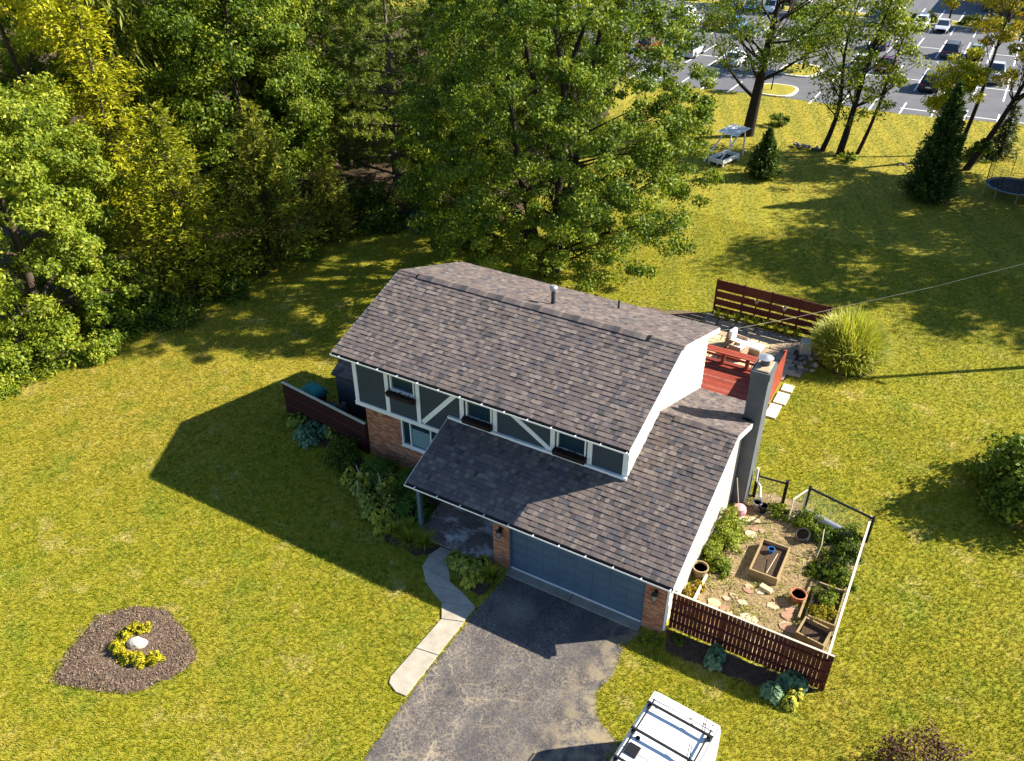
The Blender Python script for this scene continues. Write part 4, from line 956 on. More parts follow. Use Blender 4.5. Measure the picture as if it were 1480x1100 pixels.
def conifer(name, label, x, y, h, r, zlow, mat, seed=1, nlev=26, nbr=9, nspray=26, L=.38, Wd=.07, droop=.25, power=.8, hang=.35, bark='bark', group=None, trunk_r=.16, upturn=0, lean=(0, 0), thin=0, cat='tree'):
    rng = np.random.default_rng(seed); t = thing(name, label, cat, (x, y, 0), rng.uniform(0, 6.28), group); t.scale = (tscale(x, y),) * 3
    mb = MB(); limb(mb, (0, 0, -.05), (0, 0, h * .97), trunk_r, .015, h * .004, rng, 8, 7)
    PP, TT, NN, LL, tn = [], [], [], [], []
    for i in range(nlev):
        f = (i + rng.uniform(-.3, .3)) / nlev; f = min(max(f, 0), 1); z = zlow + (h - zlow) * f
        for b in range(max(3, int(nbr * (1 - .55 * f)))):
            a = rng.uniform(0, 6.28); ln = (r * (1 - f) ** power + .12) * rng.uniform(.55, 1.15); z = zlow + (h - zlow) * min(1, max(0, f + rng.normal() * .5 / nlev + rng.uniform(-1, 1) / nlev))
            if rng.random() < thin: continue
            d = np.array([math.cos(a), math.sin(a), 0]); side = np.array([-d[1], d[0], 0])
            n = max(5, int(nspray * (.35 + .65 * ln / r))); s = rng.random(n) ** .7
            drop = -droop * ln * s ** 1.3 + upturn * ln * s ** 3
            lat = rng.uniform(-1, 1, n) * ln * .24 * (1.15 - s)
            P = np.array([0, 0, z]) + d * (s * ln)[:, None] + side * lat[:, None]; P[:, 2] += drop - rng.random(n) * hang * .5 + rng.normal(size=n) * (.05 + .07 * ln)
            T = d * .8 + side * (np.sign(lat) * rng.uniform(.2, 1.0, n))[:, None] + rng.normal(size=(n, 3)) * .25; T[:, 2] += -hang * rng.uniform(.3, 1.6, n) + upturn * rng.uniform(.2, 2.6, n) + rng.normal(size=n) * .3
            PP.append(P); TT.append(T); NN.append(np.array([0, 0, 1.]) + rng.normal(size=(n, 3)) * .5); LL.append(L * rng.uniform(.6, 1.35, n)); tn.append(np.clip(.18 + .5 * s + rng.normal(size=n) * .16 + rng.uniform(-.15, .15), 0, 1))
            if b % 3 == 0: mb.tube([(0, 0, z), d * ln * .5 + np.array([0, 0, z - droop * ln * .4]), d * ln * .92 + np.array([0, 0, z - droop * ln * .9 + upturn * ln * .8])], [.022, .014, .005], 3, cap=False)
    P, T, N, l = np.concatenate(PP), np.concatenate(TT), np.concatenate(NN), np.concatenate(LL)
    P[:, 0] += lean[0] * P[:, 2] / h; P[:, 1] += lean[1] * P[:, 2] / h
    P[:, 2] = np.maximum(P[:, 2], .08)
    V, F = leaf_quads(P, T, N, l, l * Wd / L, .1)
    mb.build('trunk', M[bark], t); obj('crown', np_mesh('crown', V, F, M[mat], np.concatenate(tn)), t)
    return t

def pine(name, label, x, y, h, r, zlow, mat, seed=1, nlev=14, nbr=8, group=None, trunk_r=.28, bark='bark_pale', ntuft=30, nneed=34, L=.30):
    """white pine: plumes of needle tufts towards the ends of long level limbs"""
    rng = np.random.default_rng(seed); t = thing(name, label, 'tree', (x, y, 0), 0, group); t.scale = (tscale(x, y),) * 3; mb = MB()
    limb(mb, (0, 0, -.05), (0, 0, h * .97), trunk_r, .03, h * .006, rng, 8, 8); CC = []; tn0 = []
    for i in range(nlev):
        f = i / nlev; z = zlow + (h - zlow) * (f + rng.uniform(-.02, .02))
        for b in range(nbr):
            a = 6.283 * b / nbr + rng.uniform(-.5, .5); ln = r * (1 - f ** 1.6) * rng.uniform(.55, 1.12) + .4; d = np.array([math.cos(a), math.sin(a), 0.0]); side = np.array([-d[1], d[0], 0])
            end = d * ln + np.array([0, 0, z + ln * rng.uniform(-.05, .22)]); limb(mb, (0, 0, z), end, .06 * (1 - f) + .02, .01, ln * .03, rng, 4, 4)
            n = int(ntuft * (.4 + .6 * ln / r)); s = rng.uniform(.42, 1.06, n); C = np.array([0, 0, z]) + (end - np.array([0, 0, z])) * s[:, None] + side * (rng.normal(size=n) * ln * .15)[:, None]; C[:, 2] += rng.normal(size=n) * .12
            CC.append(C); tn0.append(np.full(n, rng.random()))
    C = np.concatenate(CC); t0 = np.concatenate(tn0); idx = np.repeat(np.arange(len(C)), nneed)
    dirs = unit(rng.normal(size=(len(idx), 3)) + np.array([0, 0, .75]) + unit(C[idx] * np.array([1, 1, 0])) * .5)
    l = L * rng.uniform(.6, 1.2, len(idx)); P = C[idx] + dirs * l[:, None] * .5
    V, F = leaf_quads(P, dirs, rng.normal(size=P.shape), l, l * .13, 0)
    mb.build('trunk', M[bark], t, smooth=True); obj('crown', np_mesh('crown', V, F, M[mat], np.clip(.2 + .4 * t0[idx] + rng.normal(size=len(idx)) * .17, 0, 1)), t); return t

def tscale(x, y): return 1.03 + .05 * min(1, max(0, (y - 22) / 25)) + .05 * min(1, max(0, -x / 16))
def copy_tree(src, label, x, y, s=1.0, rz=0.0, group=None):
    c = src.copy(); col.objects.link(c); c.location = (x, y, 0); c.scale = src.scale * s; c.rotation_euler = (0, 0, rz); c['label'] = label
    if group: c['group'] = group
    for ch in list(src.children):
        k = ch.copy(); col.objects.link(k); k.parent = c
    return c

def bush(name, label, x, y, r, h, mat, n=40, nper=60, leaf=.09, seed=1, group=None, cat='shrub', lw=.55, hollow=.6, z0=0., stems=6):
    rng = np.random.default_rng(seed); t = thing(name, label, cat, (x, y, z0), 0, group)
    d = unit(rng.normal(size=(n, 3))); d[:, 2] = np.abs(d[:, 2]) * 1.0 - .05
    C = d * (hollow + (1 - hollow) * rng.random((n, 1))) * np.array([r, r, h]) * rng.uniform(.8, 1.05, (n, 1)); C[:, 2] = np.maximum(C[:, 2], .08)
    V, F, tone = leaf_cloud(rng, C, min(r, h) * .3, nper, leaf, leaf * lw, up=.5, outw=.7, cen=(0, 0, 0), flat=.8); V[:, 2] = np.maximum(V[:, 2], .01)
    mb = MB()
    for i in range(min(stems, n)): limb(mb, (rng.normal() * .05, rng.normal() * .05, -.02), C[i], .018 + r * .01, .006, r * .05, rng, 4, 4)
    mb.build('stems', M['bark'], t); obj('foliage', np_mesh('foliage', V, F, M[mat], tone), t); return t

def rosette(name, label, x, y, r, mat, nleaf=60, l=.3, w=.17, seed=1, crowns=1, group=None, h=.3, cat='hosta'):
    """hosta: arching broad leaves, each folded in four facets"""
    nleaf = int(nleaf * 2.1); l *= .70; w *= .74
    rng = np.random.default_rng(seed); t = thing(name, label, cat, (x, y, .01), 0, group); V = []; F = []; tone = []; mb = MB()
    for c in range(crowns):
        cx, cy = (rng.normal(size=2) * r * .5 if crowns > 1 else (0, 0)); cr = r / (1.5 if crowns > 1 else 1)
        for i in range(nleaf):
            a = rng.uniform(0, 6.28); q = rng.random() ** .6; d = np.array([math.cos(a), math.sin(a), 0]); s = np.array([-d[1], d[0], 0]); ll = l * rng.uniform(.7, 1.15); ww = w * rng.uniform(.8, 1.15)
            base = np.array([cx, cy, 0]) + d * cr * q * .75 + np.array([0, 0, h * (1.15 - .75 * q) + rng.normal() * .02]); tilt = -.15 - .75 * q + rng.normal() * .15
            td = d * math.cos(tilt) + np.array([0, 0, math.sin(tilt)]); n = np.cross(s, td) * -1; n = n if n[2] > 0 else -n; b = len(V)
            V += [base, base + td * ll * .45 + s * ww * .5 + n * .03, base + td * ll - np.array([0, 0, ll * .12]), base + td * ll * .45 - s * ww * .5 + n * .03, base + td * ll * .45]
            F += [(b, b + 1, b + 4), (b + 1, b + 2, b + 4), (b + 2, b + 3, b + 4), (b + 3, b, b + 4)]; k = np.clip(rng.normal(.5, .24), 0, 1); tone += [k, min(1, k + .12), min(1, k + .06), k]
            mb.tube([(cx, cy, 0), tuple(base)], .006, 3, cap=False)
    V = np.array(V); V[:, 2] = np.maximum(V[:, 2], .01)
    obj('foliage', np_mesh('foliage', V, F, M[mat], tone), t); mb.build('stems', M['lily'], t); return t

def clump_grass(name, label, x, y, r, h, mat, n=300, w=.02, seed=1, group=None, cat='grass clump', seg=5, arch=1.0, base=.15):
    rng = np.random.default_rng(seed); t = thing(name, label, cat, (x, y, .0), 0, group)
    a = rng.uniform(0, 6.283, n); q = rng.random(n) ** .7; d = np.stack([np.cos(a), np.sin(a), 0 * a], 1); s = np.stack([-np.sin(a), np.cos(a), 0 * a], 1)
    hh = h * rng.uniform(.6, 1.1, n); rr = r * q * rng.uniform(.8, 1.1, n); b0 = d * (base * r * q)[:, None]
    rows = []
    for k in range(seg + 1):
        u = k / seg; z = hh * (u * 1.25 - .55 * arch * q * u ** 2.6) ; c = b0 + d * (rr * u ** 1.7)[:, None]; c = c + s * (np.sin(u * 3 + a * 5) * .03 * r)[:, None]; c[:, 2] = np.maximum(z, .01)
        ww = w * (1 - u) ** .6 * .5 + .001; rows.append((c - s * ww, c + s * ww))
    V = np.stack([p for rw in rows for p in rw], 1).reshape(-1, 3); m = 2 * (seg + 1); F = []
    bidx = np.arange(n) * m
    F = np.concatenate([np.stack([bidx + 2 * k, bidx + 2 * k + 1, bidx + 2 * k + 3, bidx + 2 * k + 2], 1) for k in range(seg)])
    tone = np.tile(np.clip(rng.normal(.5, .22, n), 0, 1), seg) + np.repeat(np.linspace(-.1, .2, seg), n)
    obj('blades', np_mesh('blades', V, F, M[mat], np.clip(tone, 0, 1)), t)
    mb = MB().lathe([(base * r + .02, 0), (base * r, .06), (.01, .09)], 9).build('root_crown', M['soil'], t); return t

def reed_clump(name, label, x, y, r, h):
    """many arching culms rising from a broad stool, bending over in all directions"""
    rng = np.random.default_rng(8); t = thing(name, label, 'grass clump', (x, y, 0)); n = 4600; seg = 5
    a = rng.uniform(0, 6.283, n); q = np.sqrt(rng.random(n)); d = np.stack([np.cos(a), np.sin(a), 0 * a], 1); b0 = d * (q * r * .62)[:, None]
    a2 = a + rng.normal(size=n) * .9; e = np.stack([np.cos(a2), np.sin(a2), 0 * a], 1); s2 = np.stack([-np.sin(a2), np.cos(a2), 0 * a], 1)
    hh = h * (1.05 - .45 * q ** 2) * rng.uniform(.45, 1.2, n); out = rng.uniform(.25, 1.15, n) * (.45 + .55 * q); rows = []
    for k in range(seg + 1):
        u = k / seg; c = b0 + e * (out * u ** 1.8)[:, None]; c[:, 2] = np.maximum(hh * (u * 1.12 - .30 * (.4 + q) * u ** 3), .01); ww = .042 * (1 - u) ** .5 * .5 + .004; rows.append((c - s2 * ww, c + s2 * ww))
    V = np.stack([p for rw in rows for p in rw], 1).reshape(-1, 3); b = np.arange(n) * 2 * (seg + 1)
    F = np.concatenate([np.stack([b + 2 * k, b + 2 * k + 1, b + 2 * k + 3, b + 2 * k + 2], 1) for k in range(seg)])
    tone = np.tile(np.clip(rng.normal(.45, .24, n), 0, 1), seg) + np.repeat(np.linspace(-.08, .22, seg), n)
    obj('blades', np_mesh('blades', V, F, M['reed'], np.clip(tone, 0, 1)), t)
    MB().lathe([(r * .66, 0), (r * .55, .1), (.01, .16)], 14).build('root_crown', M['soil'], t)

def forest():
    gF = 'trees of the wood on the left'
    # the visible edge of the wood, from the front
    A = broadleaf('broadleaf_tree', 'large light green broadleaf tree at the front left edge of the wood', -21.2, .2, 13.0, 4.0, .3, 'leaf_light', 420, 240, .175, 3, 1, .28, hollow=.5, clump_r=.66)
    broadleaf('broadleaf_tree', 'light green broadleaf tree cut by the left picture edge', -22.6, -4.6, 10.5, 4.1, .2, 'leaf_light', 300, 200, .175, 4, 1, .25, clump_r=.66)
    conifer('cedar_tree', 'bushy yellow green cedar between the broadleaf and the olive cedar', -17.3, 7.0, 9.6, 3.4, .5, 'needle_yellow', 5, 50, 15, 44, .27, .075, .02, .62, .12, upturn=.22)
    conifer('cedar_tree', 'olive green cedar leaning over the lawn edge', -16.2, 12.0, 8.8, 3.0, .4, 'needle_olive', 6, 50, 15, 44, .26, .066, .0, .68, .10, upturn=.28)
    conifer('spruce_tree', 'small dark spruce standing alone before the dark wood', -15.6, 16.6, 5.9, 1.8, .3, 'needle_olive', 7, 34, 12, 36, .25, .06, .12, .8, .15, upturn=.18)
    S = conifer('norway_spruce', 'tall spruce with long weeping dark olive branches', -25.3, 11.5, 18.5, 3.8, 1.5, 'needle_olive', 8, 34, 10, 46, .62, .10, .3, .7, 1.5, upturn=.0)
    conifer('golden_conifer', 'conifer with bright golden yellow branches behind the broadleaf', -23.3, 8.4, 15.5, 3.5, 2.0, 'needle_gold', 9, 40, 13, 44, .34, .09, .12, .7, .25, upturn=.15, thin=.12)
    B = broadleaf('broadleaf_tree', 'tall mid green broadleaf tree left of the white pine', -22.4, 17.6, 15.5, 5.2, 1.2, 'leaf_mid', 420, 200, .19, 10, 1, .3, clump_r=.8)
    P1 = pine('white_pine', 'white pine with open plumed limbs behind the small spruce', -16.7, 25.0, 15.5, 5.2, 1.5, 'needle_pine', 11)
    copy_tree(P1, 'second white pine just left of the big maple crown', -12.2, 27.6, .88, 2.1)
    copy_tree(P1, 'white pine farthest left, behind the mid green broadleaf', -24.5, 27.5, 1.12, 4.0)
    broadleaf('broadleaf_tree', 'yellow green broadleaf crown in the top left corner', -29.71, 7.76, 17.5, 4.6, 3, 'leaf_yellow', 110, 200, .27, 12, 1, .3, clump_r=1.1, hollow=.5)
    broadleaf('broadleaf_tree', 'bright green broadleaf tree behind the weeping spruce', -25.91, 20.18, 16.5, 4.6, 1.5, 'leaf_light', 130, 220, .27, 13, 1, .3, clump_r=1.15)
    broadleaf('broadleaf_tree', 'dark low broadleaf tree in the shade beside the big maple', -10.7, 24.54, 7.0, 3.0, .4, 'leaf_dark', 90, 170, .22, 14, 1, .16, clump_r=.8)
    for k, (x, y, s) in enumerate(((-26.9, 28.52, 1.05), (-17.75, 39.7, 1.05), (-32.96, 15.28, 1.1), (-28.58, 38.84, 1.1), (-12.21, 43.0, .95), (-35.87, 25.26, 1.1), (-22.08, 48.01, 1.1))):
        copy_tree((B, A, B, S)[k % 4] if k != 2 else A, ('green tree deep in the wood behind the weeping spruce', 'pale tree deep in the wood behind the second pine', 'pale green tree farthest left in the wood background', 'weeping spruce farthest back at the top of the picture', 'green tree behind the big tree crown, farthest right in the wood', 'pale tree at the top left behind the golden conifer', 'dark tree farthest back behind the pines')[k], x, y, .9 * s * ((15.5 / 13.0) if k % 4 == 1 or k == 2 else 1), k * 1.3, 'background trees of the wood')
    # understory
    lab = ['pale green sapling at the dark wood edge below the spruce', 'low green shrub at the lawn edge below the olive cedar', 'dark shrub under the yellow green cedar', 'shrub between the broadleaf and the cedar foot', 'rounded dark shrub deep in the wood gap', 'leafy shrub left of the big maple foot', 'low shrub at the far end of the wood edge', 'dense shrub at the foot of the light green broadleaf', 'low shrub under the tree at the left picture edge']
    spots = [(-11.67, 20.53, .9, 1.3, 'hosta_blue'), (-15.05, 13.78, .9, .9, 'leaf_mid'), (-15.37, 7.66, 1.2, 1.3, 'leaf_dark'), (-15.47, 4.33, 1.3, 1.6, 'leaf_dark'), (-12.5, 22.81, 1.4, 1.6, 'leaf_dark'), (-7.01, 19.96, 1.5, 1.8, 'leaf_dark'), (-9.54, 22.03, 1.1, .9, 'leaf_mid'), (-16.16, -0.2, 1.1, 1.2, 'leaf_light'), (-17.57, -5.1, 1.2, 1.1, 'leaf_light')]
    for k, (q, l) in enumerate(zip(spots, lab)): bush('shrub', l, *q, 45, 70, .15, 60 + k)
    rng = np.random.default_rng(77); n = 5200; u = rng.random(n)                # weeds along the edge of the wood
    E_ = np.array([(-19.73, -6.96), (-16.98, -4.08), (-15.96, 0.01), (-15.77, 3.71), (-15.53, 8.92), (-15.64, 12.08), (-15.64, 15.27), (-14.19, 17.41), (-13.16, 19.13), (-11.69, 21.07), (-7.28, 22.55)]); seg = u * (len(E_) - 1); i = np.minimum(seg.astype(int), len(E_) - 2); P2 = E_[i] + (E_[i + 1] - E_[i]) * (seg - i)[:, None] + np.abs(rng.normal(size=(n, 1))) * np.array([[-.55, .25]]) + rng.normal(size=(n, 2)) * .2
    P = np.column_stack([P2, rng.uniform(.03, .4, n)]); V, F = leaf_quads(P, rng.normal(size=(n, 3)), rng.normal(size=(n, 3)) * .6 + [0, 0, 1], rng.uniform(.12, .26, n), rng.uniform(.07, .14, n))
    o = obj('undergrowth', np_mesh('undergrowth', V, F, M['leaf_mid'], rng.random(n)), kind='stuff'); o['label'] = 'low weeds along the edge of the wood'
    for k, (x, y, r, h, m, l) in enumerate(((-20.2, -6.0, 1.7, 2.0, 'leaf_light', 'leafy light shrub lowest at the left picture edge'), (-18.6, -3.6, 1.7, 2.4, 'leaf_light', 'leafy light shrub second from the bottom along the wood edge'), (-17.9, -1.2, 1.6, 2.6, 'leaf_light', 'broad leafy shrub under the front of the large light broadleaf'), (-17.5, 1.4, 1.5, 2.6, 'leaf_mid', 'mid green shrub under the right side of the large light broadleaf'), (-16.9, 3.7, 1.4, 2.0, 'leaf_dark', 'dark leafy shrub left of the yellow green cedar foot'),
            (-13.9, 19.4, 1.5, 2.0, 'leaf_dark', 'dark shrub right of the small spruce'), (-11.6, 22.4, 1.8, 2.6, 'leaf_dark', 'large dark shrub filling the gap before the pines'), (-9.0, 22.2, 1.7, 2.8, 'leaf_dark', 'dark shrub between the gap and the big tree'), (-15.4, 20.2, 1.8, 2.6, 'leaf_dark', 'dark shrub deep behind the small spruce'))):
        bush('shrub', l, x, y, r, h, m, 60, 90, .19, 300 + k)
    # the big tree right behind the house
    broadleaf('maple_tree', 'huge multi-stemmed green tree directly behind the house', -1.2, 18.9, 16.6, 7.1, .5, 'leaf_mid', 980, 170, .175, 20, 5, .55, 'bark_dark', clump_r=.58, hollow=.5, nlimb=60, spread=.36, skirt=.55)
forest()

def right_trees():
    broadleaf('oak_tree', 'tall dark trunked tree on the slope before the parking lot', 1.02, 50.65, 15.0, 5.6, 5.0, 'leaf_mid', 120, 110, .22, 30, 1, .48, 'bark_dark', lean=(1.2, .3), clump_r=1.1, hollow=.5, nlimb=26)
    T = broadleaf('slender_tree', 'slender tree left in the group of three, standing by the stone heap', 7.44, 49.47, 13, 2.6, 3.6, 'leaf_light', 50, 70, .22, 31, 1, .2, 'bark_dark', lean=(.5, .8), clump_r=.85, nlimb=16)
    broadleaf('slender_tree', 'thickest of the three slender trees, leaning right', 8.86, 49.07, 14, 2.4, 1.4, 'leaf_light', 60, 75, .22, 32, 1, .27, 'bark_dark', lean=(1.6, .6), clump_r=.8, nlimb=18)
    broadleaf('slender_tree', 'thin bare stemmed tree right in the group of three', 10.05, 50.17, 11, 2.0, 3.4, 'leaf_light', 26, 60, .22, 33, 1, .15, 'bark_dark', lean=(1.7, .4), clump_r=.7, nlimb=14)
    broadleaf('young_tree', 'small forked tree with a bright yellow leaf cluster by the tall cypress', 14.63, 50.33, 8.4, 1.75, 3.2, 'leaf_yellow', 46, 150, .20, 34, 1, .24, 'bark_dark', lean=(1.5, 0), clump_r=.62, nlimb=22, hollow=.15)
    broadleaf('bare_tree', 'thin sparse tree with orange yellow top behind the tall cypress', 16.93, 54.04, 12.5, 2.6, 7.2, 'leaf_orange', 30, 90, .26, 35, 1, .18, 'bark_dark', lean=(.9, 2.0), clump_r=.8, nlimb=24)
    broadleaf('leaning_tree', 'leaning dark tree with yellowing leaves near the trampoline', 17.95, 50.43, 11.5, 2.7, 5.6, 'leaf_orange', 34, 90, .26, 36, 1, .26, 'bark_dark', lean=(3.6, 1.0), clump_r=.8, nlimb=22)
    bush('ivy_clump', 'dark ivy clump growing round the leaning trunk', 18.64, 50.52, .8, 1.0, 'leaf_dark', 30, 60, .16, 37, z0=1.6)
    conifer('juniper_tree', 'small dark juniper behind the leaning tree', 19.95, 55.06, 4.4, 1.25, .3, 'needle_dark', 38, 22, 9, 26, .32, .09, .05, .7, .1)
    thj = conifer('cypress_tree', 'tall narrow dark green cypress near the trampoline', 16.25, 42.34, 7.4, 1.75, .12, 'thuja', 39, 62, 22, 44, .22, .09, -.05, .85, .02, upturn=.3, bark='bark_dark')
    conifer('cypress_tree', 'short cone shaped dark cypress on the back lawn', 4.97, 41.0, 3.4, 1.2, .1, 'thuja', 40, 40, 20, 36, .20, .08, -.05, .85, .02, upturn=.3, bark='bark_dark')
    bush('shrub', 'small leafy sprout at the foot of the dark trunked tree', 2.54, 54.68, .9, 1.4, 'leaf_mid', 22, 50, .2, 41)
    bush('shrub', 'low scrubby bush at the foot of the three slender trees', 9.45, 48.7, 1.0, .7, 'leaf_light', 20, 40, .18, 42)
    bush('shrub', 'brown scrub on the slope right of the tall cypress', 16.78, 50.71, 1.0, .8, 'leaf_orange', 18, 40, .18, 43)
    bush('shrub', 'dense dark bush at the foot of the juniper', 18.53, 53.62, 1.1, 1.3, 'leaf_dark', 26, 60, .16, 44)
    bush('shrub', 'shade dark shrub in the middle of the right picture edge', 23.82, 10.08, 2.3, 3.4, 'leaf_mid', 90, 130, .2, 45)
    bush('shrub', 'rounded shrub behind the one at the right picture edge', 24.28, 12.81, 1.5, 2.8, 'leaf_dark', 50, 110, .18, 46)
    bush('smoke_bush', 'sparse burgundy leaved bush in the bottom right corner', 21.82, -3.95, 1.5, 2.0, 'burgundy', 60, 40, .10, 47, stems=30, hollow=.75)
    # parking lot trees
    broadleaf('parking_lot_tree', 'young tree on the far kerbed island of the parking lot', -0.48, 75.97, 6.2, 2.5, 2.0, 'leaf_mid', 34, 110, .3, 48, 1, .14, 'bark_dark', clump_r=.9)
    broadleaf('parking_lot_tree', 'small sapling on the near kerbed island', -1.16, 66.01, 4.0, .9, 2.2, 'leaf_light', 12, 60, .25, 49, 1, .07, 'bark_dark', clump_r=.5, nlimb=8)
    for k, x in enumerate((-26, -20, -13, -6, 1, 6.9, 12.9, 15.7, 20, 26)):
        bush('hedge_shrub', ORD[k] + ' clipped shrub from the left in the strip between the parking lots', x, 112.1, 1.7, 1.5, 'leaf_light' if k % 2 else 'leaf_dark', 26, 46, .3, 80 + k, group='shrubs of the parking lot strip')
    Y = broadleaf('parking_lot_tree', 'yellowing tree in the far planted strip, behind the pale saloons', 10.1, 112.07, 6.5, 2.2, 1.8, 'leaf_orange', 30, 90, .34, 50, 1, .14, 'bark_dark', clump_r=.9, group='trees of the far parking strip')
    for x, s, z in ((3.5, 1.0, 1), (-3.4, 1.1, 2), (-9.6, 1.2, 3), (-16.5, 1.1, 4), (16.8, .9, 5)):
        copy_tree(Y, 'yellowing tree in the far planted strip, ' + {3.5: 'behind the slender trees', -3.4: 'behind the oak crown', -9.6: 'left of the oak crown', -16.5: 'leftmost of all', 16.8: 'rightmost of all'}[x], x, 112.1, s, z)
    # trees right of the picture whose shade falls on the back lawn
    B = broadleaf('broadleaf_tree', 'broad tree right of the picture that shades the back lawn', 29.64, 41.15, 17, 5.5, 3, 'leaf_mid', 130, 150, .32, 51, 1, .35, clump_r=1.3, group='shade trees beyond the right edge')
    for x, y, s, z in ((38.5, 41.0, 1.0, 1), (39.93, 44.66, 1.05, 2), (32.02, 50.53, 1.0, 3), (27.31, 49.6, .8, 5)):
        copy_tree(B, 'broad tree right of the picture that shades the back lawn', x, y, s, z)
right_trees()

def stones():
    rr = random.Random(4)
    for k in range(12): rock('stone', 'grey stone of the heap at the foot of the slender trees', (6.2 + rr.uniform(-1, 1), 49.6 + rr.uniform(-.35, .35), .08 + (k % 3) * .08), (rr.uniform(.16, .3), rr.uniform(.15, .25), rr.uniform(.1, .18)), 100 + k, M['rock_dark'], 'stone heap by the slender trees', rr.uniform(0, 6))
    for k in range(4): rock('stone', 'stone lying on the lawn left of the tall cypress', (13.6 + rr.uniform(-.4, .4), 49.0 + rr.uniform(-.2, .2), .06), (.2, .17, .12), 120 + k, M['rock_dark'], 'stones near the forked tree', rr.uniform(0, 6))
    for k in range(16): rock('stone', 'grey edging stone below the tall grass clump', (14.0 + rr.uniform(-.45, .5), 15.5 + k * .1 + rr.uniform(-.3, .3), .07), (rr.uniform(.12, .24), rr.uniform(.12, .2), rr.uniform(.08, .14)), 140 + k, M['rock_dark'] if k % 3 else M['stone1'], 'edging stones beside the patio', rr.uniform(0, 6))
stones()

